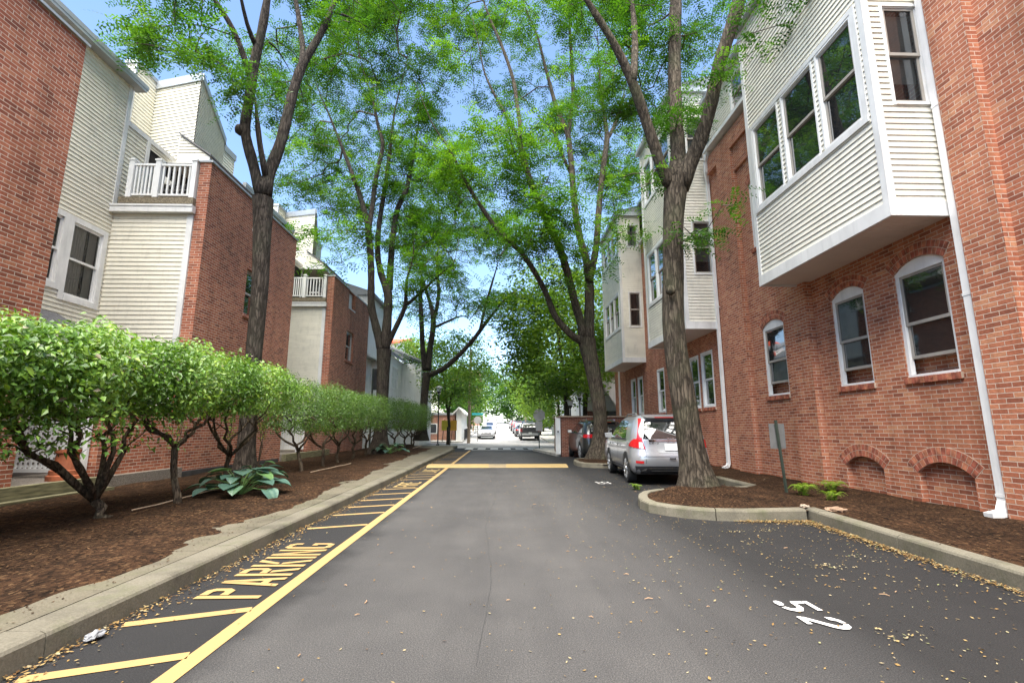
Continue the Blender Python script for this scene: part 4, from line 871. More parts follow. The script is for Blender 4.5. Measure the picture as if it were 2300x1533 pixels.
for y0,y1,l in ((9.7,12.07,'low brown brick garden wall between the white lattice by the pot and the townhouse'),(20.05,21.87,'low brown brick garden wall just past the middle lattice')):
    mb = MB(); mb.box(-7.86,-7.6,y0,y1,-.1,1.62); mb.box(-7.88,-7.58,y0-.02,y1,1.621,1.69); tag(mb.build('garden_wall', m_brickL), l, 'wall')
# dark patio set on the first balcony, plant on the second
o = empty('patio_lounger',(-8.9,12.9,7.1),'dark folded patio lounger with a pale cloth behind the balcony railing','lounger'); p = MB()
p.extrude([(-9.5,12.7,7.12),(-8.2,12.7,7.12),(-8.1,12.7,7.75),(-8.6,12.7,7.9),(-9.4,12.7,7.7)],(0,.6,0)); p.build('cushion', M('navy_cushion',(.03,.032,.04),.8,.3,6), o)
p = MB()
for i in range(5): p.tube([(-9.45+i*.3,12.66,7.12),(-9.2+i*.3,12.66,7.85)],.018,6)
p.tube([(-9.5,12.66,7.66),(-8.1,12.66,7.70)],.02,6); p.build('frame', m_galv, o); p = MB(); p.extrude([(-9.35,12.64,7.95),(-9.0,12.64,7.82),(-8.95,12.64,7.9),(-9.2,12.64,8.12)],(0,.1,0)); p.build('cloth', m_curt, o)
o = empty('patio_chair',(-8.7,22.7,7.1),'dark patio chair with a pale cushion on the far balcony','chair'); p = MB(); p.box(-9.0,-8.5,22.5,23,7.5,7.56); p.box(-9.0,-8.5,22.95,23,7.56,8.0)
for x in (-8.98,-8.54):
    for y in (22.52,22.94): p.box(x,x+.04,y,y+.04,7.1,7.5)
p.build('frame', m_black, o); p = MB(); p.box(-8.97,-8.53,22.53,22.93,7.561,7.64); p.build('cushion', m_curt, o)
# ================================================================ cars
m_tyre = M('tyre_rubber',(.018,.018,.018),.85,.1,8); m_rim = M('alloy_rim',(.45,.46,.47),.3,.05,5,metal=.8); m_red_l = M('tail_light_red',(.45,.012,.015),.15,.1,9,spec=.6,coat=.6)
m_chrome = M('chrome_strip',(.65,.66,.67),.12,.03,4,metal=1); m_plate = M('number_plate',(.60,.60,.60),.5,.03,4); m_clear = M('clear_lamp',(.62,.63,.62),.12,.06,14,spec=.7,coat=.5)
SUV = dict(L=4.55, rings=[(.24,.22,4.35,.80,.20),(.32,.07,4.47,.885,.26),(.48,.0,4.54,.915,.30),(.62,-.02,4.55,.92,.30),(.70,.0,4.54,.915,.32),(.84,.05,4.50,.91,.32),(.95,.07,4.40,.90,.32),(1.03,.085,3.95,.885,.30),(1.09,.10,3.42,.87,.28),(1.22,.16,3.12,.835,.26),(1.36,.24,2.83,.785,.25),(1.50,.34,2.50,.725,.24),(1.58,.42,2.28,.675,.24),(1.63,.58,2.06,.56,.22),(1.655,.85,1.85,.36,.18)],
  rear_glass=[(-.64,1.06),(.64,1.06),(.54,1.50),(-.54,1.50)], sides=[[(.92,1.06),(1.95,1.06),(1.95,1.52),(1.2,1.50)],[(2.01,1.06),(3.05,1.06),(2.45,1.49),(2.01,1.53)]], wind=[(-.68,1.12),(.68,1.12),(.55,1.53),(-.55,1.53)], wheels=(.82,3.44,.345))
JEEP = dict(L=4.4, rings=[(.26,.16,4.3,.80,.18),(.36,.05,4.38,.90,.24),(.50,.0,4.4,.915,.26),(.70,.0,4.4,.92,.26),(.88,.03,4.36,.915,.26),(1.0,.06,4.25,.90,.26),(1.08,.08,3.4,.88,.24),(1.13,.10,3.2,.865,.24),(1.28,.17,2.95,.83,.22),(1.44,.27,2.65,.77,.22),(1.56,.38,2.35,.71,.22),(1.62,.5,2.2,.64,.2),(1.655,.8,1.9,.4,.15)],
  rear_glass=[(-.62,1.12),(.62,1.12),(.53,1.50),(-.53,1.50)], sides=[[(.62,1.12),(1.85,1.12),(1.85,1.53),(.85,1.50)],[(1.91,1.12),(2.92,1.12),(2.42,1.50),(1.91,1.54)]], wind=[(-.66,1.16),(.66,1.16),(.56,1.55),(-.56,1.55)], wheels=(.86,3.48,.36))
SEDAN = dict(L=4.7, rings=[(.22,.2,4.5,.78,.2),(.32,.04,4.66,.88,.3),(.5,.0,4.7,.90,.36),(.68,.02,4.64,.90,.36),(.80,.06,4.5,.89,.36),(.88,.1,4.1,.875,.32),(.94,.2,3.55,.86,.3),(1.0,.75,3.3,.83,.28),(1.12,.98,3.05,.77,.26),(1.28,1.3,2.7,.69,.24),(1.38,1.6,2.4,.60,.2),(1.43,1.8,2.2,.38,.15)],
  rear_glass=[(-.6,1.01),(.6,1.01),(.5,1.32),(-.5,1.32)], sides=[[(1.1,.98),(2.1,.98),(2.1,1.33),(1.55,1.31)],[(2.15,.98),(3.2,.98),(2.6,1.31),(2.15,1.34)]], wind=[(-.68,.98),(.68,.98),(.52,1.34),(-.52,1.34)], wheels=(.95,3.75,.32))
PICK = dict(L=5.6, rings=[(.4,.3,5.3,.86,.15),(.5,.06,5.52,.96,.2),(.7,.02,5.58,.99,.2),(.95,.0,5.6,.99,.2),(1.12,.0,5.5,.98,.2),(1.22,.0,5.2,.96,.2),(1.245,.0,4.4,.94,.18),(1.26,2.0,4.25,.90,.18),(1.45,2.08,3.95,.84,.18),(1.65,2.2,3.6,.77,.18),(1.78,2.35,3.3,.69,.16),(1.83,2.6,3.0,.45,.12)],
  rear_glass=[(-.66,1.32),(.66,1.32),(.6,1.68),(-.6,1.68)], sides=[[(2.3,1.3),(3.1,1.3),(3.1,1.7),(2.45,1.68)],[(3.15,1.3),(4.05,1.3),(3.5,1.68),(3.15,1.7)]], wind=[(-.72,1.32),(.72,1.32),(.62,1.72),(-.62,1.72)], wheels=(1.15,4.6,.40))
def car(kind, x, y, z, rz, paint, label, group=None, detail=True, cat='car', hi=False):
    K = kind; rg = np.array(K['rings']); zs = rg[:,0]
    I = lambda c,zz: float(np.interp(zz,zs,rg[:,c]))
    def rear(px,zz,off=.006):
        w_,r = I(3,zz),I(4,zz); e = max(0,abs(px)-(w_-r)); e = min(e,r*.999); return (px, I(1,zz)+r-math.sqrt(r*r-e*e)-off, zz)
    def front(px,zz,off=.006):
        w_,r = I(3,zz),I(4,zz); e = max(0,abs(px)-(w_-r)); e = min(e,r*.999); return (px, I(2,zz)-r+math.sqrt(r*r-e*e)+off, zz)
    def side(py,zz,sg,off=.006):
        w_,r,a,b = I(3,zz),I(4,zz),I(1,zz),I(2,zz); e = max(0,(a+r)-py,py-(b-r)); e = min(e,r*.999); return (sg*(w_-r+math.sqrt(r*r-e*e)+off), py, zz)
    o = empty('pickup_truck' if K is PICK else 'parked_car',(x,y,z),label,cat,group,rz); bd = MB(); n = 0
    for zz,yr,yf,w_,r in K['rings']:
        ring = []
        for (cx,cy,a0) in ((w_-r,yf-r,0),(-w_+r,yf-r,90),(-w_+r,yr+r,180),(w_-r,yr+r,270)):
            for i in range(7): a = R(a0+15*i); ring.append((cx+r*math.cos(a),cy+r*math.sin(a),zz))
            nxt = {0:(-w_+r,yf,1),90:(-w_,yr+r,0),180:(w_-r,yr,1),270:(w_,yf-r,0)}[a0]; p = ring[-1]
            for i in range(1,8): t = i/8; ring.append((p[0]+(nxt[0]-p[0])*t,p[1]+(nxt[1]-p[1])*t,zz))
        n = len(ring); bd.v += ring
    for i in range(len(K['rings'])-1):
        for j in range(n): j2=(j+1)%n; bd.f.append((i*n+j,i*n+j2,(i+1)*n+j2,(i+1)*n+j)); bd.m.append(0)
    bd.f.append(tuple(range(n-1,-1,-1))); bd.m.append(1); e = (len(K['rings'])-1)*n; bd.f.append(tuple(range(e,e+n))); bd.m.append(0)
    body = bd.build('body',[paint,m_plast],o,smooth=True,local=True,uv=False)
    def patch(mb,q,mapf,nu=8,nv=5,m=0):
        b = len(mb.v); q = np.array(q,float)
        for j in range(nv+1):
            for i in range(nu+1):
                u,v = i/nu,j/nv; p = (q[0]*(1-u)+q[1]*u)*(1-v)+(q[3]*(1-u)+q[2]*u)*v; mb.v.append(mapf(p[0],p[1]))
        for j in range(nv):
            for i in range(nu): k = b+j*(nu+1)+i; mb.f.append((k,k+1,k+nu+2,k+nu+1)); mb.m.append(m)
    g_ = MB(); patch(g_,K['rear_glass'],lambda a,b: rear(a,b),10,6); g_.build('rear_window',m_glass,o,smooth=True,local=True,uv=False)
    g_ = MB(); patch(g_,K['wind'],lambda a,b: front(a,b),10,6); g_.build('windscreen',m_glass,o,smooth=True,local=True,uv=False)
    for sg in (-1,1):
        g_ = MB(); t = MB()
        for q in K['sides']:
            patch(g_,q,lambda a,b: side(a,b,sg),8,5)
            patch(t,[(q[0][0]-.05,q[0][1]-.045),(q[1][0]+.05,q[1][1]-.045),(q[1][0]+.05,q[1][1]),(q[0][0]-.05,q[0][1])],lambda a,b: side(a,b,sg,.009),8,1)
        g_.build('side_window',m_glass,o,smooth=True,local=True,uv=False); t.build('window_trim',m_plast,o,smooth=True,local=True,uv=False)
    ya,yb,wr = K['wheels']; W0 = I(3,.5); ar = MB()
    for yy in (ya,yb):
        for sg in (-1,1):
            q = [(yy+ (wr+.065)*math.cos(R(-22+224*i/24)), wr+(wr+.065)*math.sin(R(-22+224*i/24))) for i in range(25)]
            q2 = [(yy+ (wr+.015)*math.cos(R(-22+224*i/24)), wr+(wr+.015)*math.sin(R(-22+224*i/24))) for i in range(25)]
            for a,b,c,d in zip(q,q[1:],q2[1:],q2): ar.poly([side(a[0],max(.2,a[1]),sg,.012),side(b[0],max(.2,b[1]),sg,.012),side(c[0],max(.2,c[1]),sg,.012),side(d[0],max(.2,d[1]),sg,.012)])
            c = side(yy,wr,sg,.004); pts = [side(a[0],max(.2,a[1]),sg,.004) for a in q2]
            for a,b in zip(pts,pts[1:]): ar.poly([c,a,b])
            tw = MB(); xo = sg*(W0+.012); xi = sg*(W0-.20)
            tw.lathe((xi,yy,wr),[(wr*.7,0),(wr*.97,0),(wr,sg*.03),(wr,sg*.182),(wr*.97,sg*.207),(wr*.72,sg*.214),(wr*.68,sg*.20)],28,axis='x')
            ty = tw.build('wheel',m_tyre,o,smooth=False,local=True,uv=False)
            rm = MB(); rm.lathe((xo-sg*.05,yy,wr),[(wr*.71,0),(wr*.71,sg*.045),(wr*.64,sg*.05),(wr*.62,sg*.0)],28,axis='x')
            for k in range(5 if not hi else 10):
                a = 2*math.pi*k/(5 if not hi else 10); ca,sa = math.cos(a),math.sin(a); ww = .035 if not hi else .022
                rm.extrude([(xo-sg*.03,yy+ca*.04-sa*ww,wr+sa*.04+ca*ww),(xo-sg*.02,yy+ca*wr*.66-sa*ww,wr+sa*wr*.66+ca*ww),(xo-sg*.02,yy+ca*wr*.66+sa*ww,wr+sa*wr*.66-ca*ww),(xo-sg*.03,yy+ca*.04+sa*ww,wr+sa*.04-ca*ww)],(sg*.025,0,0))
            rm.lathe((xo-sg*.03,yy,wr),[(.055,0),(.05,sg*.04)],12,axis='x'); rm.build('rim',m_rim,ty,local=True,uv=False)
            ds = MB(); ds.lathe((xo-sg*.06,yy,wr),[(wr*.6,0),(wr*.6,sg*.005)],20,axis='x'); ds.build('brake_disc',m_plast,ty,local=True,uv=False)
    ar.build('wheel_arch_trim',m_plast,o,smooth=False,local=True,uv=False)
    zb = I(0,0) if False else zs[0]
    sk = MB(); zlo = .44 if K is not PICK else .72; patch(sk,[(-.80,zs[0]+.01),(.80,zs[0]+.01),(.84,zlo),(-.84,zlo)],lambda a,b: rear(a,b,.012),14,3); patch(sk,[(-.80,zs[0]+.01),(.80,zs[0]+.01),(.84,zlo-.1),(-.84,zlo-.1)],lambda a,b: front(a,b,.012),14,3)
    for sg in (-1,1): patch(sk,[(ya+wr+.05,zs[0]+.01),(yb-wr-.05,zs[0]+.01),(yb-wr-.05,zs[0]+.13),(ya+wr+.05,zs[0]+.13)],lambda a,b: side(a,b,sg,.010),6,1)
    sk.build('lower_bumper',m_plast if K is not PICK else m_chrome,o,smooth=True,local=True,uv=False)
    for sg in (-1,1):
        tl = MB()
        if K is SUV:
            patch(tl,[(sg*.66,1.02),(sg*.79,1.02),(sg*.655,1.545),(sg*.585,1.545)],lambda a,b: rear(a,b,.016),3,8); patch(tl,[(sg*.60,.83),(sg*.86,.86),(sg*.80,1.03),(sg*.66,1.03)],lambda a,b: rear(a,b,.018),4,5); patch(tl,[(.10,.86),(.42,.90),(.20,1.06),(.12,1.06)],lambda a,b: side(a,b,sg,.016),5,4)
        else:
            h = {id(JEEP):(.93,1.07,.50),id(SEDAN):(.74,.86,.52),id(PICK):(.85,1.16,.80)}[id(K)]
            patch(tl,[(sg*h[2],h[0]),(sg*.86,h[0]),(sg*.85,h[1]),(sg*h[2],h[1])],lambda a,b: rear(a,b,.016),6,3); patch(tl,[(.04,h[0]),(.26,h[0]+.02),(.24,h[1]),(.06,h[1])],lambda a,b: side(a,b,sg,.012),4,2)
        tl_o = tl.build('tail_light',m_red_l,o,smooth=True,local=True,uv=False)
        if K is SUV:
            c = MB(); patch(c,[(sg*.64,.845),(sg*.74,.855),(sg*.735,.985),(sg*.66,.985)],lambda a,b: rear(a,b,.022),3,3); c.build('reversing_lamp',m_clear,tl_o,smooth=True,local=True,uv=False)
            c = MB(); patch(c,[(sg*.66,.50),(sg*.83,.51),(sg*.83,.565),(sg*.66,.56)],lambda a,b: rear(a,b,.018),3,2); c.build('reflector',m_red_l,o,smooth=True,local=True,uv=False)
        hl_ = MB(); hz = I(0,0) if False else {id(SUV):(.78,.92),id(JEEP):(.86,.98),id(SEDAN):(.66,.78),id(PICK):(.88,1.1)}[id(K)]
        patch(hl_,[(sg*.45,hz[0]),(sg*.86,hz[0]+.02),(sg*.86,hz[1]),(sg*.48,hz[1]-.03)],lambda a,b: front(a,b,.012),6,3); hl_.build('headlight',m_clear,o,smooth=True,local=True,uv=False)
        mm = MB(); ym,zm = K['sides'][1][1][0]-.28,K['sides'][1][0][1]+.07; wx = I(3,zm); mm.extrude([(sg*(wx+.05),ym,zm-.08),(sg*(wx+.23),ym+.03,zm-.07),(sg*(wx+.25),ym+.03,zm+.05),(sg*(wx+.07),ym,zm+.07)],(0,.13,0)); mm.extrude([(sg*(wx-.02),ym+.05,zm-.07),(sg*(wx+.08),ym+.05,zm-.05),(sg*(wx+.08),ym+.05,zm-.01),(sg*(wx-.02),ym+.05,zm-.03)],(0,.06,0)); mi = mm.build('wing_mirror',paint,o,local=True,uv=False)
        mg = MB(); mg.poly([(sg*(wx+.065),ym-.004,zm-.065),(sg*(wx+.22),ym+.024,zm-.055),(sg*(wx+.235),ym+.024,zm+.04),(sg*(wx+.08),ym-.004,zm+.055)]); mg.build('mirror_glass',m_chrome,mi,local=True,uv=False)
        if detail:
            dl = MB()
            for yy in (K['sides'][0][1][0]+.03,):
                patch(dl,[(yy-.006,.36),(yy+.006,.36),(yy+.006,K['sides'][0][0][1]-.05),(yy-.006,K['sides'][0][0][1]-.05)],lambda a,b: side(a,b,sg,.003),1,6)
            for yy in (K['sides'][0][1][0]-.28,K['sides'][0][1][0]+.9): patch(dl,[(yy,.88),(yy+.2,.88),(yy+.2,.915),(yy,.915)],lambda a,b: side(a,b,sg,.03),2,1)
            dl.build('door_seam_and_handles',m_plast,o,local=True,uv=False)
    if K in (SUV,JEEP):
        c = MB(); patch(c,[(-.50,1.0),(.50,1.0),(.52,1.045),(-.52,1.045)],lambda a,b: rear(a,b,.016),10,1); c.build('chrome_strip',m_chrome if K is SUV else m_plast,o,smooth=True,local=True,uv=False)
        c = MB(); zz = 1.57; c.prism([(-.5,.27),(.5,.27),(.56,.52),(-.56,.52)],1.555,[1.575,1.575,1.62,1.62]); sp = c.build('spoiler',paint,o,local=True,uv=False)
        c = MB(); c.box(-.30,.30,.262,.275,1.556,1.574); c.build('brake_light',m_red_l,sp,local=True,uv=False)
        c = MB(); patch(c,[(-.30,.74),(.30,.74),(.36,.985),(-.36,.985)],lambda a,b: rear(a,b,.006),8,4); pr = c.build('plate_recess',M('silver_recess',(.36,.37,.38),.4,.05,3,metal=.4) if K is SUV else m_plast,o,smooth=True,local=True,uv=False)
        c = MB(); p = [rear(a,b,.02) for a,b in ((-.155,.80),(.155,.80),(.155,.955),(-.155,.955))]; c.extrude(p,(0,-.01,0)); c.build('number_plate',m_plate,o,local=True,uv=False)
        c = MB(); patch(c,[(-.75,.655),(.75,.655),(.75,.665),(-.75,.665)],lambda a,b: rear(a,b,.003),12,1)
        for sg in (-1,1): patch(c,[(sg*.60,.50),(sg*.608,.50),(sg*.608,1.02),(sg*.60,1.02)],lambda a,b: rear(a,b,.004),1,6)
        c.build('tailgate_seam',m_plast,o,smooth=True,local=True,uv=False)
        if K is SUV:
            c = MB(); patch(c,[(-.60,.385),(.60,.385),(.60,.40),(-.60,.40)],lambda a,b: rear(a,b,.02),12,1); patch(c,[(-.48,.33),(.48,.33),(.48,.345),(-.48,.345)],lambda a,b: rear(a,b,.02),12,1)
            for sg in (-1,1): patch(c,[(sg*.72,.33),(sg*.60,.335),(sg*.585,.40),(sg*.60,.40)],lambda a,b: rear(a,b,.02),3,2)
            c.build('bumper_chrome',m_chrome,o,smooth=True,local=True,uv=False)
            c = MB(); fe = lambda a,b: rear(a,b,.028)   # framed H emblem
            for q in ([(-.06,.985),(-.045,.985),(-.035,1.075),(-.055,1.075)],[(.045,.985),(.06,.985),(.055,1.075),(.035,1.075)],[(-.045,1.022),(.045,1.022),(.045,1.037),(-.045,1.037)],[(-.08,.97),(.08,.97),(.08,.978),(-.08,.978)],[(-.085,.97),(-.078,.97),(-.07,1.09),(-.078,1.09)],[(.078,.97),(.085,.97),(.078,1.09),(.07,1.09)],[(-.078,1.083),(.078,1.083),(.078,1.09),(-.078,1.09)]): patch(c,q,fe,2,1)
            c.build('emblem',m_chrome,o,local=True,uv=False)
            c = MB(); xx = -.50                          # model lettering, blocky strokes
            for segs in ([(0,0,.012,.04),(0,0,.04,.01),(0,.03,.04,.04)],[(0,0,.012,.04),(0,.03,.04,.04),(.03,.017,.04,.04),(0,.015,.04,.024),(.026,0,.04,.015)],[(0,.016,.03,.026)],[(0,.012,.012,.04),(.03,.012,.042,.04),(.010,0,.032,.014)]):
                for a,b,d,e_ in segs: patch(c,[(xx+a,.945+b),(xx+d,.945+b),(xx+d,.945+e_),(xx+a,.945+e_)],lambda p,q: rear(p,q,.014),1,1)
                xx += .058
            c.build('lettering',m_plast,o,local=True,uv=False)
            c = MB(); c.extrude([rear(a,b,.02) for a,b in ((-.07,.60),(.07,.60),(.07,.635),(-.07,.635))],(0,-.008,0)); c.build('bumper_slot',m_plast,o,local=True,uv=False)
            c = MB(); c.tube([(.12,.75,1.64),(.12,.66,1.80)],[.008,.004],6); c.lathe((.12,.77,1.635),[(.03,0),(.02,.03)],8); c.build('aerial',m_plast,o,local=True,uv=False)
        for sg in (-1,1):
            c = MB(); c.tube([(sg*.60,.75,1.60),(sg*.60,.9,1.675),(sg*.60,2.0,1.675),(sg*.60,2.15,1.60)],.018,8); c.build('roof_rail',m_chrome if K is JEEP else m_galv,o,local=True,uv=False)
    else:
        c = MB(); hz = .56 if K is SEDAN else .66; p = [rear(a,b,.02) for a,b in ((-.16,hz),(.16,hz),(.16,hz+.14),(-.16,hz+.14))]; c.extrude(p,(0,-.01,0)); c.build('number_plate',m_plate,o,local=True,uv=False)
        c = MB(); patch(c,[(-.5,hz-.08),(.5,hz-.08),(.55,hz+.08),(-.55,hz+.08)],lambda a,b: front(a,b,.012),8,2); c.build('grille',m_plast,o,local=True,uv=False)
        if K is PICK:
            c = MB(); c.box(-.86,.86,.1,2.0,1.235,1.25); c.box(-.95,.95,.02,.10,1.22,1.27); c.build('bed_rim',m_plast,o,local=True,uv=False)
    return o
def paint(name,c,metal=.35): return M(name,c,.28,.03,2,metal=metal,spec=.5,coat=.8)
p_sil = paint('silver_paint',(.42,.43,.45),.55); p_blk = paint('black_green_paint',(.022,.024,.024),.2); p_wht = paint('white_car_paint',(.72,.72,.72),.0); p_pale = paint('pale_silver_paint',(.52,.53,.55),.3); p_dk = paint('dark_grey_paint',(.05,.05,.055),.3); p_blue = paint('steel_blue_paint',(.13,.18,.25),.3)
car(SUV,4.02,11.55,0,R(-3.5),p_sil,'silver SUV parked by the kerb behind the big leaning trunk',hi=True)
car(JEEP,4.36,20.2,.0,R(2.5),p_blk,'glossy black SUV parked ahead of the silver one, by the low brick wall')
fc = 'cars parked along the far street'
car(SEDAN,-1.35,57.0,gz(55),R(180),p_pale,'pale silver saloon facing the camera, nearest on the left of the far street',fc,False)
car(SUV,-1.35,70.0,gz(68),R(180),p_wht,'white SUV behind the pale saloon on the left of the far street',fc,False)
car(SEDAN,-1.4,82.0,gz(81),R(180),p_dk,'dark saloon third along the left of the far street',fc,False)
car(PICK,3.1,49.5,gz(51),0,p_dk,'dark grey pickup seen from behind on the right of the far street',fc,False,'pickup')
car(SEDAN,2.8,57.5,gz(59),0,p_dk,'dark saloon just ahead of the pickup on the far street',fc,False)
car(SUV,2.8,66.0,gz(68),0,p_blue,'steel blue car third along the right of the far street',fc,False)
car(SUV,2.75,77.0,gz(79),0,p_blk,'black SUV fourth along the right of the far street',fc,False)
car(SEDAN,2.75,91.0,gz(93),0,p_pale,'pale saloon fifth and last along the right of the far street',fc,False)
car(SEDAN,-1.4,97.0,gz(96),R(180),p_wht,'white saloon last and smallest on the left of the far street',fc,False)

# ================================================================ trees
def limb3(pts, Y0, Y1, taper=False):
    P = []; Rr = []; k = len(pts)
    for i,(px,py,w_) in enumerate(pts):
        Y = Y0+(Y1-Y0)*i/max(1,k-1); p = at(px,py,Y); d = np.array([sy_*cp_,cy_*cp_,sp_]); zf = (p-np.array([0,0,CAM_H]))@d
        P.append(p); Rr.append(max(.006,w_/2/FPX*zf))
    # smooth resample
    P = np.array(P); Rr = np.array(Rr); s = np.concatenate([[0],np.cumsum(np.linalg.norm(np.diff(P,axis=0),axis=1))]); m = max(3,int(s[-1]/.28)+1); t = np.linspace(0,s[-1],m)
    Q = np.stack([np.interp(t,s,P[:,i]) for i in range(3)],1); q = np.interp(t,s,Rr)
    for _ in range(2): Q[1:-1] = .25*Q[:-2]+.5*Q[1:-1]+.25*Q[2:]; q[1:-1] = .25*q[:-2]+.5*q[1:-1]+.25*q[2:]
    if taper: q *= 1-.7*np.clip((np.linspace(0,1,len(q))-.6)/.4,0,1)
    return Q,q
def grow(nodes, attr, maxd=4.0, r0=.006):
    """tie every attractor to the nearest wood already grown; returns twig segments and radii"""
    base = np.array(nodes); nb = len(base); attr = np.asarray(attr)
    d = np.min(np.linalg.norm(attr[:,None,:]-base[None,::2,:],axis=2),axis=1); attr = attr[np.argsort(d)]; 
    P = np.zeros((nb+2*len(attr),3)); P[:nb] = base; par = -np.ones(len(P),int); cost = np.zeros(len(P)); n = nb; keep = []
    for a in attr:
        v = a-P[:n]; dd = np.linalg.norm(v,axis=1); low = np.where(v[:,2] < 0, dd*.35*(-v[:,2]/(dd+1e-6)), 0); j = int(np.argmin(dd+.30*cost[:n]+low))
        L = dd[j]
        if L > maxd: continue
        if L > .5:
            mid = P[j]+(a-P[j])*.5+np.array([0,0,.10*L])+rng.normal(0,.07*L,3); P[n] = mid; par[n] = j; cost[n] = cost[j]+L/2; j = n; n += 1
        P[n] = a; par[n] = j; cost[n] = cost[j]+L/2; keep.append(n); n += 1
    r = np.zeros(n); A = np.zeros(n)
    for i in range(n-1,nb-1,-1):
        if A[i] == 0: A[i] = r0**2.2
        if par[i] >= nb: A[par[i]] += A[i]
    r = A**(1/2.2); return P[:n],par[:n],r,nb,np.array(keep)
def twigs(mb, P, par, r, nb, rmax, m=0):
    for i in range(nb,len(P)):
        j = par[i]; r1 = max(.004,r[i]); r0 = min(max(r1,r[j]) if j >= nb else r1*1.25, rmax)
        mb.tube([P[j],P[i]],[r0,min(r1,rmax)],4 if r1 < .02 else 6,m,cap=False)
def fronds(C, per, spread, L, leaflets, lw, ll, droop=.25, flat=.55):
    """pinnate sprays round the twig tips C"""
    n = len(C)*per; c = np.repeat(C,per,axis=0); off = rng.normal(0,1,(n,3))*np.array([spread,spread,spread*flat]); o = c+off
    ang = rng.uniform(0,2*np.pi,n); a = unit(np.stack([np.cos(ang),np.sin(ang),rng.normal(-droop,.35,n)],1)); up = unit(np.stack([rng.normal(0,.4,n),rng.normal(0,.4,n),np.ones(n)],1)); b = unit(np.cross(a,up)); nn = unit(np.cross(b,a))
    Ln = L*rng.uniform(.7,1.25,n); Q = []; T = []; tone0 = np.clip(rng.normal(.42,.2,n)+.15*np.sin(c[:,0]*1.7+c[:,2]*2.1),0,1)
    for i in range(leaflets):
        for s in (-1,1):
            t = (i+.6)/leaflets; base = o+a*(Ln*t)[:,None]-np.array([0,0,1])*(Ln*t*t*.18)[:,None]; ax = unit(b*s+a*.45+rng.normal(0,.12,(n,3))); fn = unit(nn+rng.normal(0,.25,(n,3))); sz = (1-.35*abs(t-.45))*rng.uniform(.85,1.15,n)
            Q.append(leaf_quads(base,ax,fn,ll*sz,lw*sz)); T.append(np.clip(tone0+rng.normal(0,.06,n),0,1))
    return np.concatenate(Q),np.concatenate(T)
def poly_pts(poly, n, Ya, Yb):
    P = np.array(poly,float); out = []
    while len(out) < n:
        q = rng.uniform(P.min(0),P.max(0),(n*2,2)); q = q[in_poly(q,poly)]; out += list(q[:n-len(out)])
    m = max(1,n//5); ctr = np.array([at(x,y,rng.uniform(Ya,Yb)) for x,y in out[:m]]); k = np.clip(ctr[:,1:2]/13,.75,2.2)
    c = np.repeat(ctr,5,axis=0); kk = np.repeat(k,5,axis=0); return c+rng.normal(0,1,c.shape)*np.array([.42,.42,.13])*kk
def street_tree(label, Y, limbs, crowns, bark, flare, per=9, leafm=None, fr=(.30,.30,4,.026,.062), group='honey locust street trees', burr=(), maxd=4.2, thin=1.0, wsc=(.7,.75)):
    p0 = at(limbs[0][0][0][0],limbs[0][0][0][1],Y); o = empty('street_tree',tuple(p0),label,'tree',group); mb = MB(); nodes = []
    for li,(pts,a,b) in enumerate(limbs):
        k_ = wsc[li] if li < len(wsc) else wsc[-1]; Q,q = limb3([(u,v,w_*k_) for u,v,w_ in pts],Y+a,Y+b,li > 0); nodes += list(Q[(3 if li == 0 else 1):]) if li else list(Q[len(Q)//2:])
        if li == 0:
            n = 18; k = len(Q); bs = len(mb.v); ph = rng.uniform(0,6.28,4)
            for i in range(k):
                h = np.linalg.norm(Q[i]-Q[0]); fl = 1+flare*math.exp(-h/.28)
                for j in range(n):
                    th = 2*math.pi*j/n; lob = 1+.10*math.exp(-h/.5)*math.sin(5*th+ph[0])+.03*math.sin(3*th+h*2.1+ph[1])+.02*math.sin(7*th-h*3+ph[2]); rr = q[i]*fl*lob
                    mb.v.append((Q[i][0]+rr*math.cos(th),Q[i][1]+rr*math.sin(th),Q[i][2]-(.12 if i == 0 else 0)))
            for i in range(k-1):
                for j in range(n): j2=(j+1)%n; mb.f.append((bs+i*n+j,bs+i*n+j2,bs+(i+1)*n+j2,bs+(i+1)*n+j)); mb.m.append(0)
        else: mb.tube(Q,q*(1+.05*np.sin(np.arange(len(q))*1.9)),10,0)
    for px,py,rad,dy in burr:
        c = at(px,py,Y+dy); mb.lathe((c[0],c[1],c[2]-rad),[(rad*.3,0),(rad*.9,rad*.45),(rad,rad),(rad*.85,rad*1.6),(rad*.3,rad*2)],10)
    at_ = np.concatenate([poly_pts(p,int(n*thin),Y+a,Y+b) for p,n,a,b in crowns]); P,par,r,nb,keep = grow(nodes,at_,maxd,.0065+.00028*Y); twigs(mb,P,par,r,nb,.05,1); mb.build('trunk',[bark,m_twig],o,smooth=True,uv=False)
    C = P[keep]; Q,T = fronds(C,per,fr[0],fr[1],fr[2],fr[3],fr[4]); quads_obj('crown',Q,T,leafm or m_leaf,o); return o
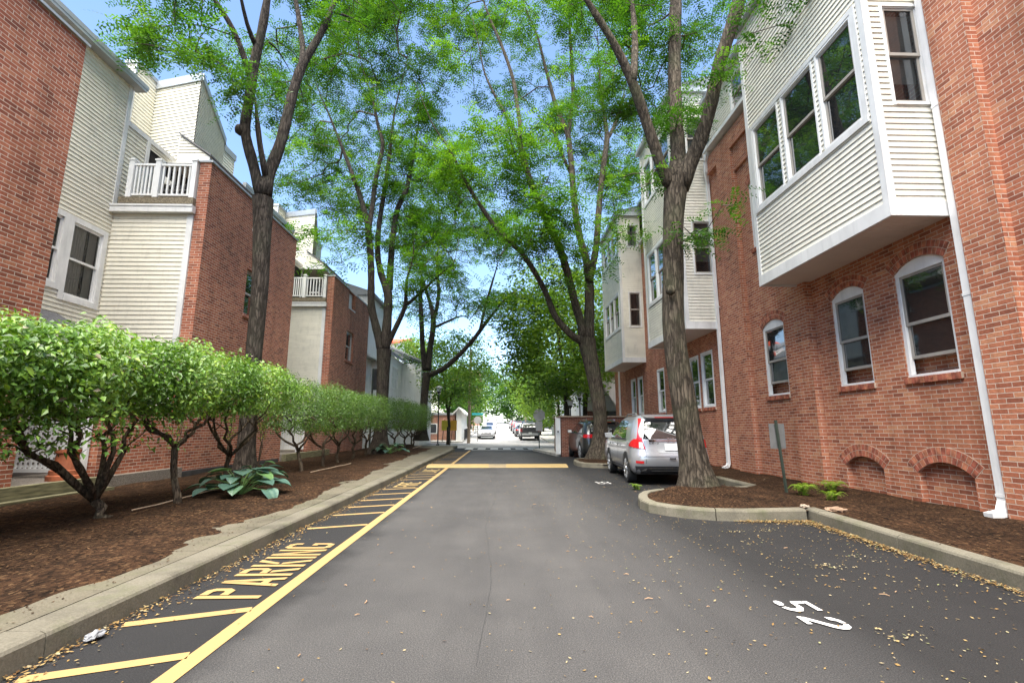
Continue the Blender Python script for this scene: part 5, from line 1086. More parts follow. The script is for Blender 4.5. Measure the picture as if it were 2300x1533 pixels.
# big leaning tree on the island
R1 = [([(1572,1102,122),(1566,1080,100),(1558,1040,88),(1545,960,82),(1530,870,79),(1517,780,72),(1511,690,69),(1511,590,66),(1512,510,63),(1516,450,70),(1520,405,78)],0,0),
 ([(1512,425,44),(1494,405,38),(1476,346,35),(1456,287,34),(1437,228,34),(1421,183,34),(1408,157,28),(1381,98,25),(1349,49,23),(1316,0,21),(1270,-90,16),(1220,-200,10)],0,-1.2),
 ([(1421,183,26),(1427,120,22),(1425,50,18),(1412,-40,14),(1400,-160,9)],-.6,.8),
 ([(1522,410,50),(1524,342,32),(1518,277,30),(1515,196,29),(1515,98,28),(1518,0,27),(1522,-120,22),(1530,-260,14)],0,1.0),
 ([(1524,420,56),(1545,375,40),(1566,335,36),(1587,277,34),(1600,222,33),(1613,147,32),(1633,91,33),(1652,33,34),(1672,-40,30),(1720,-160,22),(1760,-280,14)],0,-1.0)]
street_tree('big honey locust with a thick leaning mossy trunk on the nearest kerbed island',9.9,R1,
 [([(1300,-350),(1560,-350),(1560,60),(1500,330),(1330,250)],165,.5,4.0),([(1560,-350),(1700,-350),(1690,0),(1620,60),(1560,300)],42,.6,3.5),([(1600,150),(1690,130),(1725,210),(1690,260),(1610,250)],5,-1.6,-.2),([(1725,-140),(1840,-140),(1830,15),(1760,20)],7,-3,-1.2),([(1455,250),(1580,260),(1590,330),(1500,345),(1450,330)],4,-1.2,.2),([(1540,505),(1600,500),(1620,560),(1560,575)],5,-1.4,-.5),([(1380,380),(1470,350),(1470,430),(1400,450)],4,-1.2,.4)],
 m_barkR,.32,14,wsc=(.68,.70,.70,1.0,.9),burr=[(1506,652,.10,-.33)],fr=(.17,.42,6,.038,.098),thin=1.45)
R2 = [([(1346,1032,74),(1347,1010,50),(1350,960,35),(1344,900,36),(1334,840,39),(1322,790,42),(1316,760,48)],0,0),
 ([(1312,765,26),(1295,765,22),(1245,712,19),(1229,662,17),(1206,618,16),(1173,567,15),(1117,517,14),(1078,461,13),(1050,417,11),(1009,332,9),(973,285,7),(930,180,5)],0,-2.5),
 ([(1310,762,28),(1306,725,25),(1292,685,24),(1278,623,22),(1256,551,22),(1217,473,20),(1190,405,19),(1176,360,18),(1167,317,17),(1144,273,12),(1123,235,11),(1103,200,10),(1085,158,8),(1079,117,7),(1061,40,5)],0,-1.5),
 ([(1167,317,14),(1169,279,12),(1161,235,12),(1156,190,11),(1144,150,10),(1126,100,9),(1105,53,8),(1088,10,6),(1060,-80,4)],-1.3,.5),
 ([(1322,765,34),(1324,690,29),(1324,623,27),(1317,580,24),(1305,545,21),(1295,500,20),(1288,433,19),(1285,390,18),(1282,352,17),(1276,299,16),(1252,252,13),(1226,156,11),(1208,82,9),(1180,20,7),(1160,-60,5)],0,1.5),
 ([(1276,305,13),(1282,258,11),(1288,211,11),(1284,147,10),(1279,44,8),(1270,-60,6)],1.2,2.4),
 ([(1285,395,10),(1267,360,9),(1252,317,9),(1240,285,8),(1205,260,6)],1.2,.2),
 ([(1324,630,22),(1333,590,20),(1340,551,19),(1344,484,18),(1348,434,17),(1358,352,16),(1365,311,16),(1358,264,11),(1349,211,9),(1346,132,8),(1340,60,6)],0,1.0),
 ([(1365,311,12),(1380,285,11),(1394,240,10),(1404,200,8)],.8,2.0)]
street_tree('honey locust splitting into three tall limbs, between the black car and the silver car',19.3,R2,
 [([(940,-260),(1440,-260),(1440,120),(1420,300),(1300,380),(1150,300),(1040,210),(940,90)],300,-.5,5.5),([(1060,240),(1200,280),(1280,480),(1180,480),(1080,330)],60,-3,1),([(1300,330),(1440,300),(1440,420),(1380,470),(1320,430)],36,.3,3),([(1140,480),(1290,470),(1300,640),(1230,650),(1130,560)],45,-3,1),([(1370,450),(1440,480),(1430,590),(1370,540)],8,-2,0),([(960,300),(1080,420),(1060,470),(990,400)],22,-3.2,-1)],
 m_barkR,.2,16,m_leaf2,wsc=(.86,.76),fr=(.25,.56,5,.058,.155),maxd=5,thin=1.4)
L1 = [([(550,1078,86),(551,1050,68),(553,990,62),(561,900,58),(570,800,57),(580,690,57),(587,590,59),(590,510,64),(590,445,74)],0,0),
 ([(586,440,40),(574,390,38),(563,345,37),(549,305,36),(547,280,34),(556,250,33),(563,205,33),(566,165,36),(576,119,31),(589,68,30),(600,0,27),(612,-90,22),(630,-220,13)],0,-.8),
 ([(564,180,24),(552,136,22),(531,81,20),(508,34,18),(477,-5,16),(430,-90,12),(380,-170,7)],-.45,-1.6),
 ([(578,110,18),(562,85,16),(552,44,14),(541,0,12),(530,-70,8)],-.5,-1.6),
 ([(596,440,46),(600,395,42),(613,368,40),(630,326,38),(643,271,36),(657,210,34),(672,160,32),(690,125,28),(708,98,25),(731,58,23),(747,15,20),(775,-60,16),(820,-170,9)],0,.6),
 ([(676,150,22),(682,115,20),(675,68,18),(668,20,17),(655,-40,14),(640,-140,9)],.35,1.4),
 ([(597,395,24),(588,352,20),(580,305,19),(577,254,18),(572,214,15)],-.05,-.5),
 ([(540,88,6),(500,70,5),(430,50,4),(370,55,3),(320,80,2.5)],-1.0,-2.0),([(604,95,7),(620,100,6),(640,140,5),(655,165,4)],-.6,.3),([(745,25,9),(790,40,7),(840,70,5)],.5,1.8)]
street_tree('forked honey locust with the nearest left trunk, rising from the hosta at the first hedge',12.2,L1,
 [([(215,-30),(330,-40),(470,-100),(560,60),(560,180),(480,190),(420,150),(300,100)],34,-3.2,.6),([(430,120),(560,150),(550,250),(480,230)],8,-1.6,.2),([(300,70),(430,100),(420,160),(330,130)],8,-2.6,-1),([(510,-300),(900,-300),(880,60),(760,90),(700,30),(620,60),(540,-60)],105,.4,4),([(600,60),(720,90),(760,60),(770,180),(690,300),(640,260),(590,230)],34,.5,3),([(575,120),(640,110),(630,230),(600,260)],10,.4,2)],
 m_barkL,.4,14,wsc=(.60,.62),burr=[(541,292,.15,-.25)],fr=(.18,.44,6,.042,.108),thin=1.4)
L2 = [([(853,1012,62),(855,985,46),(858,900,42),(861,840,42),(863,785,52)],0,0),
 ([(858,790,30),(845,735,26),(833,690,24),(834,630,22),(833,580,21),(829,530,21),(826,500,20),(817,470,17),(806,430,16),(790,388,14),(774,345,12),(758,305,11),(740,260,9),(720,215,7),(700,160,5)],0,-1.5),
 ([(828,515,17),(836,468,16),(843,404,15),(850,375,15),(858,340,13),(862,320,12),(850,288,10),(838,225,9),(822,180,7),(808,130,6)],-.6,.2),
 ([(864,785,34),(871,709,28),(873,650,28),(860,632,22),(848,580,18),(848,545,17),(851,505,16),(860,450,15),(865,420,14),(872,370,13),(880,300,11),(886,251,9),(902,185,7),(915,130,5)],0,1.0),
 ([(874,650,24),(877,600,21),(881,540,19),(890,476,17),(903,445,16),(916,420,15),(924,372,13),(932,330,11),(940,275,9),(955,200,6)],.4,2.0),
 ([(869,775,20),(882,750,17),(900,712,15),(914,684,14),(910,655,10),(914,623,9),(929,580,8),(930,530,6)],.2,-1.0),
 ([(914,684,10),(948,655,9),(985,618,7),(1020,590,5)],-.6,-2.0)]
street_tree('forked tree with a divided trunk at the second hedge, before the white clapboard house',23.0,L2,
 [([(580,120),(700,20),(960,-40),(1000,200),(1010,330),(950,420),(800,380),(690,330),(600,260)],215,-.5,5.5),([(640,330),(820,360),(820,470),(740,500),(640,420)],50,-.5,4),([(700,480),(830,460),(830,560),(760,600),(690,560)],20,-3,0),([(860,400),(1000,340),(1010,520),(940,590),(880,540)],60,.2,4),([(880,560),(1010,560),(1020,640),(920,650)],22,-2,1),([(600,-260),(1000,-260),(960,-40),(700,20)],120,-3,3)],
 m_barkL,.5,16,m_leaf2,wsc=(.64,.70),fr=(.28,.62,5,.066,.18),maxd=5,thin=1.4)
L3 = [([(946,985,44),(949,950,34),(953,890,30),(957,850,32),(960,836,34)],0,0),
 ([(955,832,20),(949,780,17),(947,727,16),(944,673,14),(948,630,11),(940,570,7)],0,-1.5),
 ([(960,832,24),(966,780,20),(973,738,19),(974,712,18),(968,685,13),(958,655,11),(945,612,9),(930,560,6)],0,1.0),
 ([(974,715,14),(982,691,13),(986,655,12),(981,600,10),(985,540,7)],.7,2.0),
 ([(963,842,19),(980,836,18),(1000,826,17),(1034,795,15),(1066,759,14),(1087,730,13),(1112,698,11),(1138,666,8),(1175,640,5)],0,-3.0),
 ([(1078,742,10),(1086,705,9),(1096,666,8),(1110,620,7),(1123,575,5)],-1.8,-2.5),
 ([(975,735,9),(1005,722,8),(1034,708,6),(1060,712,4)],.4,1.2)]
street_tree('forked tree with one long limb sweeping over the road, left of the street lamp',33.5,L3,
 [([(880,480),(1000,420),(1150,470),(1200,600),(1120,690),(1000,640),(900,640)],125,-1,6),([(1060,640),(1180,600),(1200,720),(1110,760)],35,-4,0),([(890,640),(980,660),(960,740),(900,720)],16,-2,2),([(900,300),(1050,300),(1060,430),(930,460)],60,-3,4),([(1060,440),(1180,500),(1160,560),(1080,560)],30,-4,0),([(985,640),(1080,660),(1040,700),(990,700)],14,-1,2)],
 m_barkL,.5,13,m_leaf2,wsc=(.55,.66),fr=(.38,.72,5,.085,.23),maxd=6,thin=1.4)
# smaller and farther trees: simple skeleton, their own crowns
def far_tree(label,x,y,h,rad,name='tree',leafm=None,n=90,lean=0.0,fork=False,cb=.35,lsz=.24,per=16,group='background trees',dens=1.0,rt=.16):
    z = gz(y); o = empty(name,(x,y,z),label,'tree',group); mb = MB(); nodes = []
    stems = [(-.35,.25),(.3,.15)] if fork else [(lean*.4,lean)]
    if fork: mb.tube([(x,y,z-.1),(x,y,z+h*.16)],[rt*1.2,rt],10)
    for a,b in stems:
        p = [np.array([x+((a*t*t*h*.5) if fork else lean*t*h*.4)+.08*math.sin(t*9+x),y+b*t*.8,z+(h*.15 if fork else -.1)+t*h*(.72 if fork else .88)]) for t in np.linspace(0,1,9)]
        mb.tube(p,[rt*(1-.85*t)*(.75 if fork else 1) for t in np.linspace(0,1,9)],8); nodes += p[3:]
    q = rng.normal(0,1,(n,3)); q /= np.linalg.norm(q,axis=1,keepdims=True); q *= rng.uniform(.35,1,(n,1))**.5; C = np.array([x+lean*h*.3,y,z+h*(cb+(1-cb)*.5)])+q*np.array([rad,rad,h*(1-cb)*.52])*(1+.22*np.sin(q[:,:1]*5+x)*np.sin(q[:,2:]*4+y))
    P,par,r,nb,keep = grow(nodes,C,9); twigs(mb,P,par,r,nb,.07); mb.build('trunk',m_barkL,o,smooth=True,uv=False)
    C = P[keep]; m = int(per*dens*1.9); lsz *= 1.2; c = np.repeat(C,m,axis=0)+rng.normal(0,1,(len(C)*m,3))*np.array([.5,.5,.26])*rad*.26; k = len(c)
    A = unit(rng.normal(0,1,(k,3))*np.array([1,1,.5])); N_ = unit(rng.normal(0,.7,(k,3))+np.array([0,0,1])); Q = leaf_quads(c,A,N_,lsz*rng.uniform(.6,1.3,k),lsz*.55*rng.uniform(.7,1.2,k))
    tn = np.clip(rng.normal(.45,.18,k)+.22*np.sin(c[:,0]*1.1+x)*np.sin(c[:,2]*1.3+y),0,1); quads_obj('crown',Q,tn,leafm or m_leafb,o); return o
far_tree('young forked tree with bright green crown in front of the pale brick corner building',-4.1,40.5,9.0,3.5,fork=True,n=240,cb=.33,lsz=.20,per=24,rt=.14)
far_tree('leafy tree nearest behind the brick garden wall, its crown hanging over the road',4.4,31,11.5,4.1,n=330,cb=.22,lsz=.22,per=26,lean=-.16,rt=.22)
far_tree('second tree behind the brick garden wall, with pale bare lower stems',6.0,34.5,13,3.8,n=230,cb=.30,lsz=.20,per=22,lean=-.05,fork=True,rt=.2)
far_tree('tall tree past the crossing on the right, over the pickup',5.6,47,12,4.2,n=230,cb=.22,lsz=.26,per=22)
far_tree('yellow-green tree low beside the right pavement past the pickup',5.0,60,7.5,2.8,n=110,cb=.12,lsz=.26,per=22)
far_tree('dense tree by the right pavement, near the white gabled house',6.4,72,10,3.8,n=110,cb=.15,lsz=.32,per=20)
far_tree('tree on the right at the pole among the farthest parked cars',6.2,88,11,4.0,n=100,cb=.15,lsz=.36,per=20)
far_tree('dark green tree behind the teal street name blade',-4.8,58,9.5,3.4,leafm=m_leaf,n=130,cb=.10,lsz=.26,per=22)
far_tree('tree on the left pavement by the pole with the transformer',-5.4,69,9.5,3.2,leafm=m_leaf,n=110,cb=.12,lsz=.30,per=22)
far_tree('bushy tree on the left, far side of the transformer pole',-4.8,84,8.5,3.3,n=100,cb=.08,lsz=.34,per=20)
far_tree('tree in front of the pinkish brick block on the left',-6.5,100,10.0,4.2,n=100,cb=.1,lsz=.40,per=20)
for i,(x,y,h,r_,l) in enumerate([(-4,150,17,7,'tall rounded tree closing the street in the middle'),(5,140,14,6,'broad tree closing the street on the right of the middle'),(-13,160,18,8,'broad grey-green tree far off above the pinkish block'),(13,150,17,7,'broad tree far off above the white gabled house'),(3,178,21,9,'highest hazy tree at the very end of the street')]): far_tree(l,x,y,h,r_,leafm=m_leaf,n=120,cb=.04,lsz=.7,per=18)
far_tree('thin tree crown above the low brick building, behind the lamp',-9,46.5,10,3.2,n=110,cb=.3,lsz=.24,per=20)
for x,y,h,r_,l in [(-12.5,9.3,12.0,1.6,'yellow-green treetop just showing over the near parapet')]: far_tree(l,x,y,h,r_,n=40,cb=.7,lsz=.12,per=20)
# ================================================================ hedges, plants
def wig(a,b,n,amp):
    a,b = np.array(a,float),np.array(b,float); P = [a+(b-a)*t for t in np.linspace(0,1,n)]
    for i in range(1,n-1): P[i] = P[i]+rng.normal(0,amp,3)*np.array([1,1,.5])
    return P
def shrub(label,bx,by,cx,cy,zc,rad,leaf,nleaf,mat,stemr,group,nst=4,fork=.3,lead=None,hang=0):
    z0 = .17; o = empty('hedge_shrub',(bx,by,z0),label,'shrub',group); mb = MB()
    k = (cx-bx,cy-by); J = np.array([bx+k[0]*.25+rng.normal(0,.05),by+k[1]*.25+rng.normal(0,.05),z0+fork])
    P = wig((bx,by,z0-.1),J,5,stemr*.5); mb.tube(P,[stemr*1.5,stemr*1.15,stemr,stemr,stemr*1.05],9,jit=.06)
    for i in range(nst):
        a = 2*math.pi*(i+rng.uniform(-.25,.25))/nst; T = np.array([cx+rad[0]*.55*math.cos(a),cy+rad[1]*.6*math.sin(a),zc-rad[2]*.35]); M_ = J*.5+T*.5+np.array([.12*math.cos(a),.12*math.sin(a),-.08])
        Pp = wig(J,M_,4,.05)+wig(M_,T,5,.06)[1:]; mb.tube(Pp,list(np.linspace(stemr*.75,.012,len(Pp))),7,jit=.05)
        for j in (3,4,5,6):
            e = Pp[j]+np.array([rng.normal(0,.25),rng.normal(0,.3),rng.uniform(.05,.35)]); mb.tube(wig(Pp[j],e,4,.03),[.014,.010,.008,.005],5)
    mb.build('stems',m_stem,o,smooth=True,uv=False)
    n = nleaf; d = unit(rng.normal(0,1,(n,3))); p = 3.4; s = (np.abs(d)**p).sum(1)**(-1/p); rr = rng.uniform(.55,1.05,n)**.55
    q = d*s[:,None]*rr[:,None]; th = np.arctan2(q[:,1],q[:,0]); q *= (1+.10*np.sin(5*th+bx*3)+.08*np.sin(9*q[:,1]+4*q[:,0]+by))[:,None]
    low = q[:,2] < -.35; keep = (~low)|(rng.uniform(0,1,n) < .60); q = q[keep]; d = d[keep]
    C = np.array([cx,cy,zc])+q*np.array(rad); C += rng.normal(0,.035,C.shape)
    if hang: m = rng.choice(len(C),int(len(C)*hang)); H = C[m].copy(); H[:,2] = zc-rad[2]*rng.uniform(.7,1.7,len(m)); C = np.concatenate([C,H]); d = np.concatenate([d,d[m]])
    k = len(C); N_ = unit(d*.6+np.array([.15,-.1,.75])+rng.normal(0,.45,(k,3))); A = unit(np.cross(N_,rng.normal(0,1,(k,3)))+np.array([0,0,-.25])); B = unit(np.cross(A,N_)); N_ = unit(np.cross(B,A))
    L = leaf*rng.uniform(.6,1.25,k); Wd = L*rng.uniform(.5,.68,k); tone = np.clip(rng.normal(.42,.2,k)+.25*np.clip(q[:,2].mean()+0*C[:,0],-1,1)+.12*np.sin(C[:,0]*5+C[:,1]*3.1),0,.92); tone[rng.uniform(0,1,k) < .012] = 1
    # each leaf: two folded halves
    h = (Wd*.5)[:,None]; up = N_*(h*.35); l_ = L[:,None]; t0 = C; t1 = C+A*l_-np.array([0,0,1])*l_*.12; mL = C+A*l_*.42+B*h+up; mR = C+A*l_*.42-B*h+up; mC = C+A*l_*.55
    Q = np.concatenate([np.stack([t0,mL,t1,mC],1),np.stack([t0,mC,t1,mR],1)]); quads_obj('foliage',Q,np.concatenate([tone,tone]),mat,o); return o
g1 = 'shrubs of the biggest hedge'
shrub('hedge shrub at the left edge with lowest hanging leaves, nearest of the biggest hedge',-5.35,5.2,-5.55,4.3,1.90,(.98,1.6,.55),.080,17000,m_leafh,.065,g1,7,.25,hang=.10)
shrub('hedge shrub on the twisted thick pale stem with bent branches, before the terracotta pot',-4.95,6.75,-5.45,6.3,1.98,(.98,1.5,.56),.074,17000,m_leafh,.060,g1,7,.22,hang=.06)
shrub('hedge shrub on the slanting stem in front of the bare brick wall',-4.75,7.7,-5.3,8.1,2.06,(.98,1.45,.54),.066,17000,m_leafh,.045,g1,4,.85)
shrub('hedge shrub ending the biggest hedge, wrapped round the nearest left tree trunk',-5.3,9.9,-5.05,9.8,2.08,(.9,1.35,.46),.060,14000,m_leafh,.040,g1,6,.6)
g2 = 'shrubs of the second hedge'
for i,(y,x,l) in enumerate([(13.3,-5.1,'hedge shrub with V-shaped stems before the middle lattice, first of the second hedge'),(15.1,-5.2,'hedge shrub with a single pale straight stem, second of the second hedge'),(17.0,-5.4,'hedge shrub in the middle of the second hedge before the far townhouse wall'),(19.0,-5.45,'hedge shrub with a dark bent stem, fourth of the second hedge'),(20.9,-5.5,'hedge shrub ending the second hedge beside the forked trunk')]):
    shrub(l,x,y,-5.45,y-.1,1.86+.03*i,(.90+.05*(i%2),1.12+.1*(i%3),.60+.05*((i*2)%3)),.048,12500,m_leafh2,.045,g2,4,.55)
g3 = 'shrubs of the third hedge'
for i,(y,x,l) in enumerate([(25.2,-5.2,'hedge shrub beginning the third hedge just past the forked trunk'),(28.0,-5.2,'hedge shrub in the middle of the third hedge'),(30.6,-5.3,'hedge shrub with dark stems, third in the third hedge'),(33.0,-5.6,'hedge shrub with a rounded end, last and farthest of the hedges')]):
    shrub(l,x,y,-5.4,y,2.02,(1.0,1.55,.78),.055,9500,m_leafh2,.05,g3,4,.6)
def hosta(label,x,y,z,n,size,sx=1.0,sy=1.0):
    o = empty('hosta_plant',(x,y,z),label,'plant','hostas in the mulch bed'); mb = MB(); Q = []; T = []; st = MB()
    for i in range(n):
        a = 2*math.pi*i*.618+rng.uniform(-.3,.3); t = (i+.5)/n; reach = size*(.3+.95*t); hh = size*(1.05-.85*t)*rng.uniform(.85,1.1); b0 = np.array([x,y,z]); c = np.array([x+reach*math.cos(a)*sx,y+reach*math.sin(a)*sy,z+hh*.9+.06])
        st.tube([b0,b0*.5+c*.5+np.array([0,0,.08]),c],[.012,.010,.007],5); L = size*rng.uniform(.55,.8); W = L*.95; f = np.array([math.cos(a),math.sin(a),0.]); s = np.array([-math.sin(a),math.cos(a),0]); tilt = rng.uniform(.15,1.0)*(.4+t); tn = rng.uniform(.2,.8) if rng.uniform() > .15 else 1.0; g_ = []
        for u in np.linspace(0,1,7):
            wd = W*.5*(math.sin(math.pi*min(1,u*.92+.10))**.75)*(1-.25*u); row = []
            for v in np.linspace(-1,1,7):
                bend = u*u*tilt*L*.55; back = (-.10*L*abs(v) if u < .05 else 0); zz = -bend+abs(v)*wd*.22+.012*math.sin(v*9)*wd/W*2
                row.append(c+f*(u*L*(1-.25*tilt*u)+back)+s*v*wd+np.array([0,0,zz]))
            g_.append(row)
        for j in range(6):
            for k in range(6): Q.append([g_[j][k],g_[j][k+1],g_[j+1][k+1],g_[j+1][k]]); T.append(np.clip(tn+.08*((k%2)-.5),0,1))
    st.build('stalks',M('hosta_stalk',(.10,.17,.05),.5,.1,5),o,uv=False); q = quads_obj('leaves',np.array(Q),T,m_hosta,o); q.data.polygons.foreach_set('use_smooth',[True]*len(Q)); return o
hosta('big blue-green hosta at the foot of the nearest left trunk',-4.5,8.95,.15,30,.46,1.2,1.1)
hosta('smaller hosta behind the big one, nearer to the middle lattice',-4.95,10.5,.20,20,.36,1.2)
hosta('small drooping hosta at the foot of the second forked trunk',-4.9,22.6,.20,22,.42,1.5)
def fern(label,x,y,z,n,L,name='fern',cat='plant',grp='green sprigs in the right mulch bed'):
    Q = []; T = []
    for i in range(n):
        a = rng.uniform(0,6.28); f = np.array([math.cos(a),math.sin(a),0]); s = np.array([-math.sin(a),math.cos(a),0]); l = L*rng.uniform(.6,1.1)
        for t in np.linspace(.02,1,13):
            p = np.array([x,y,z])+f*l*t+np.array([0,0,l*(1.9*t-1.55*t*t)+.02])
            for sg in (-1,1): A = unit(s*sg+f*.5+np.array([0,0,-.3])); Q.append(leaf_quads(p[None],A[None],np.array([[0,0,1.]])+f[None]*.2,[.09*(1.15-t)],[.022])[0]); T.append(rng.uniform(.5,1))
    return tag(quads_obj(name,np.array(Q),T,m_leafb),label,cat,grp)
fern('bright green fern sprig nearest the sign post in the right mulch bed',5.45,8.95,.14,26,.28)
fern('bright green fern sprig against the brick wall by the left niche',6.15,9.25,.15,26,.30)
fern('low green sprig between the two ferns and the scrap of paper',5.55,8.35,.13,14,.22)
fern('fresh green leafy sprig fallen on the asphalt behind the silver car',3.0,10.95,.012,10,.16,'fallen_sprig','sprig','fallen sprigs')
def sapling(label,x,y,z,h,n,mat):
    o = empty('sapling',(x,y,z),label,'plant','shoots growing above the hedges'); mb = MB(); C = []
    for i in range(4):
        e = np.array([x+rng.normal(0,.18),y+rng.normal(0,.18),z+h*rng.uniform(.6,1)]); P = wig((x,y,z),e,6,.03); mb.tube(P,list(np.linspace(.012,.003,6)),5); C += [P[j]+rng.normal(0,.06,3) for j in (2,3,4,5) for _ in range(n)]
    mb.build('stems',m_stem,o,uv=False); C = np.array(C); k = len(C); quads_obj('leaves',leaf_quads(C,unit(rng.normal(0,1,(k,3))),unit(rng.normal(0,.6,(k,3))+np.array([0,0,1])),.07*rng.uniform(.6,1.2,k),.035*np.ones(k)),rng.uniform(.3,1,k),mat,o)
sapling('sparse bare-topped shoot before the cream clapboard corner',-6.9,10.8,.4,3.5,5,m_leafb); sapling('yellow-green shoot left of the nearest trunk against the brick',-6.9,12.9,.3,3.0,14,m_leafb); sapling('yellow-green shoot right of the nearest trunk against the brick',-6.7,14.2,.3,2.9,16,m_leafb)
# ================================================================ litter, chips, small things
def flat_bits(name,P,L,W,mat,tone,kind='stuff',tilt=.25):
    k = len(P); a = rng.uniform(0,6.28,k); A = unit(np.stack([np.cos(a),np.sin(a),rng.normal(0,tilt,k)],1)); N_ = unit(np.stack([rng.normal(0,tilt,k),rng.normal(0,tilt,k),np.ones(k)],1)); Q = leaf_quads(P,A,N_,L,W); Q[:,:,2] = np.maximum(Q[:,:,2],P[:,2:3]-.004); return tag(quads_obj(name,Q,tone,mat),kind=kind)
k = 16000; y = 1.5+rng.beta(1,2.2,k)*22; x = -3.7-rng.beta(1.1,1.6,k)*3.4; ok = x < np.array([edgeL(v) for v in y])-.02; x,y = x[ok],y[ok]
P = np.stack([x,y,[zL(a,b)+.012 for a,b in zip(x,y)]],1); m = len(P); sz = rng.uniform(.012,.042,m)
flat_bits('mulch_chips',P,sz,sz*rng.uniform(.2,.5,m),m_chip,np.clip(rng.beta(1.6,2.6,m),0,1))
k = 14000; y = 2.5+rng.beta(1.1,1.7,k)*18; x = rng.uniform(2.3,6.8,k); ok = in_poly(np.stack([x,y],1),inset+[(6.8,23.4),(6.8,-3)]); x,y = x[ok],y[ok]
P = np.stack([x,y,[zR(a,b)+.010 for a,b in zip(x,y)]],1); m = len(P); sz = rng.uniform(.012,.038,m); flat_bits('mulch_chips',P,sz,sz*rng.uniform(.2,.5,m),m_chip,np.clip(rng.beta(2,2.2,m),0,1))
# mulch crumbs and twigs spilled on the pavement
k = 900; y = 1.5+rng.beta(1,1.8,k)*20; x = -2.88-rng.beta(1.4,1,k)*(.12+.035*y); P = np.stack([x,y,np.full(k,.155)],1); sz = rng.uniform(.008,.03,k); flat_bits('pavement_litter',P,sz,sz*rng.uniform(.2,.6,k),m_chip,rng.uniform(.1,.7,k))
# leaves swept along the left kerb
k = 4200; y = 1.8+rng.beta(1,1.5,k)*27; d = rng.exponential(.055,k); d[rng.uniform(0,1,k)<.1] *= 3; d *= .6+.6*np.abs(np.sin(y*.9)); P = np.stack([-2.585+d,y,.008+.02*np.exp(-d*18)*rng.uniform(0,1,k)],1); sz = rng.uniform(.012,.036,k)
flat_bits('fallen_leaves',P,sz,sz*rng.uniform(.3,.7,k),m_litter,rng.uniform(0,.9,k))
# drifts in the angle of the right kerb and round the island
k = 2600; t = rng.beta(1.0,1.6,k); xa = 4.42-.22*t*1.0; ya = 7.15-t*3.6; d = rng.exponential(.05,k)+.01; P1 = np.stack([xa-d-.03*rng.uniform(0,1,k),ya,.008+.02*rng.uniform(0,1,k)],1)
k2 = 1300; t = rng.beta(1.6,1,k2); P2 = np.stack([3.3+1.15*t,7.20-rng.exponential(.07,k2)*(.4+t),.008+.015*rng.uniform(0,1,k2)],1); P = np.concatenate([P1,P2]); m = len(P); sz = rng.uniform(.012,.036,m); flat_bits('fallen_leaves',P,sz,sz*rng.uniform(.3,.7,m),m_litter,np.clip(rng.normal(.5,.25,m),0,1))
# scatter over the asphalt, thick on the parking side
k = 3400; x = 4.6-rng.beta(1.1,2.0,k)*5.2; y = 2.4+rng.beta(1.1,1.6,k)*16; ok = (x < 4.25)&(x > -2.5)&~in_poly(np.stack([x,y],1),[(a-.05,b-.1 if b < 8 else b) for a,b in tri]); P = np.stack([x[ok],y[ok],np.full(ok.sum(),.009)],1); m = len(P); sz = rng.uniform(.008,.030,m)
flat_bits('fallen_leaves',P,sz,sz*rng.uniform(.35,.7,m),m_litter,rng.uniform(.35,.97,m))
k = 420; P = np.stack([rng.uniform(-2.4,3.2,k),2.3+rng.beta(1,1.6,k)*14,np.full(k,.009)],1); sz = rng.uniform(.01,.03,k); flat_bits('fallen_leaves',P,sz,sz*.5,m_litter,rng.uniform(0,.9,k))
cl = []
for cx,cy,n,r in ((3.15,4.9,60,.10),(3.45,6.55,40,.10),(3.0,6.5,26,.07),(2.55,3.3,26,.08),(3.65,5.2,30,.12)): cl.append(np.stack([cx+rng.normal(0,r,n),cy+rng.normal(0,r*.6,n),rng.uniform(.008,.02,n)],1))
P = np.concatenate(cl); sz = rng.uniform(.012,.035,len(P)); flat_bits('leaf_clumps',P,sz,sz*.45,m_litter,rng.uniform(.7,1,len(P)))
tw = MB()                                              # twigs on the road and bed
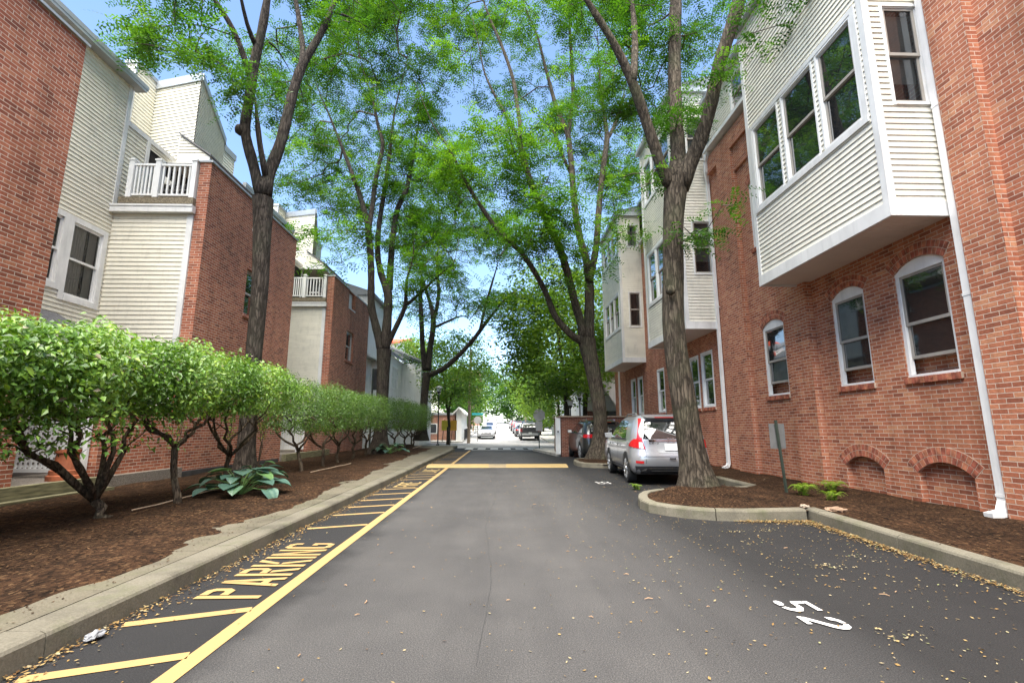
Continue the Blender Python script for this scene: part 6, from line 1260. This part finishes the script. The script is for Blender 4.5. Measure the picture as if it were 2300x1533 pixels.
for i in range(46):
    x,y = rng.uniform(-2.3,3.6),2.4+rng.beta(1,1.7)*11; a = rng.uniform(0,3.14); l = rng.uniform(.02,.075); tw.tube([(x,y,.010),(x+l*.5*math.cos(a),y+l*.5*math.sin(a),.014),(x+l*math.cos(a+.3),y+l*math.sin(a+.3),.010)],[.003,.004,.002],5)
tag(tw.build('road_twigs',M('dry_twig',(.30,.19,.11),.9,.3,12)),kind='stuff')
def stick(label,a,b,r,mat): mb = MB(); mb.tube(wig(a,b,6,.008),r,6); tag(mb.build('fallen_stick',mat),label,'stick','sticks lying in the mulch')
m_stick = M('pale_stick',(.34,.25,.17),.9,.2,10)
stick('long pale stick lying in the mulch beside the slanting shrub stem',(-4.85,6.9,.24),(-4.9,9.2,.27),.010,m_stick); stick('pale stick lying in the mulch below the second hedge',(-4.65,12.6,.24),(-4.55,15.6,.25),.012,m_stick); stick('short pale stick lying in the mulch below the third hedge',(-4.7,27.5,.25),(-4.6,30.0,.3),.02,m_stick)
def crumple(name,label,cat,c,s,mat,n=3):
    bm = bmesh.new(); bmesh.ops.create_icosphere(bm,subdivisions=n,radius=1)
    for v in bm.verts: f = 1+.35*math.sin(v.co.x*5+1)*math.sin(v.co.y*6+2)+rng.normal(0,.10); v.co = Vector((c[0]+v.co.x*f*s[0],c[1]+v.co.y*f*s[1],max(c[2]-.01,c[2]+v.co.z*f*s[2])))
    me = bpy.data.meshes.new(name); bm.to_mesh(me); bm.free(); me.materials.append(mat); o = bpy.data.objects.new(name,me); COL.objects.link(o); return tag(o,label,cat)
crumple('plastic_bag','crumpled pale plastic bag in the leaves by the left kerb','bag',(-2.52,3.40,.03),(.035,.06,.025),M('thin_plastic',(.20,.205,.215),.35,.1,8))
crumple('paper_scrap','torn scrap of brown paper on the mulch by the kerb corner','paper',(4.85,7.25,.15),(.14,.10,.035),M('brown_paper',(.26,.17,.11),.9,.15,8))
crumple('paper_scrap','small pale scrap on the kerb left of the brown paper','paper',(4.52,7.45,.17),(.05,.06,.025),M('pale_paper',(.30,.24,.18),.9,.15,8))
for o in list(S.objects):                              # every loose thing keeps plain materials; nothing else to tidy
    if o.type == 'MESH': o.data.validate()
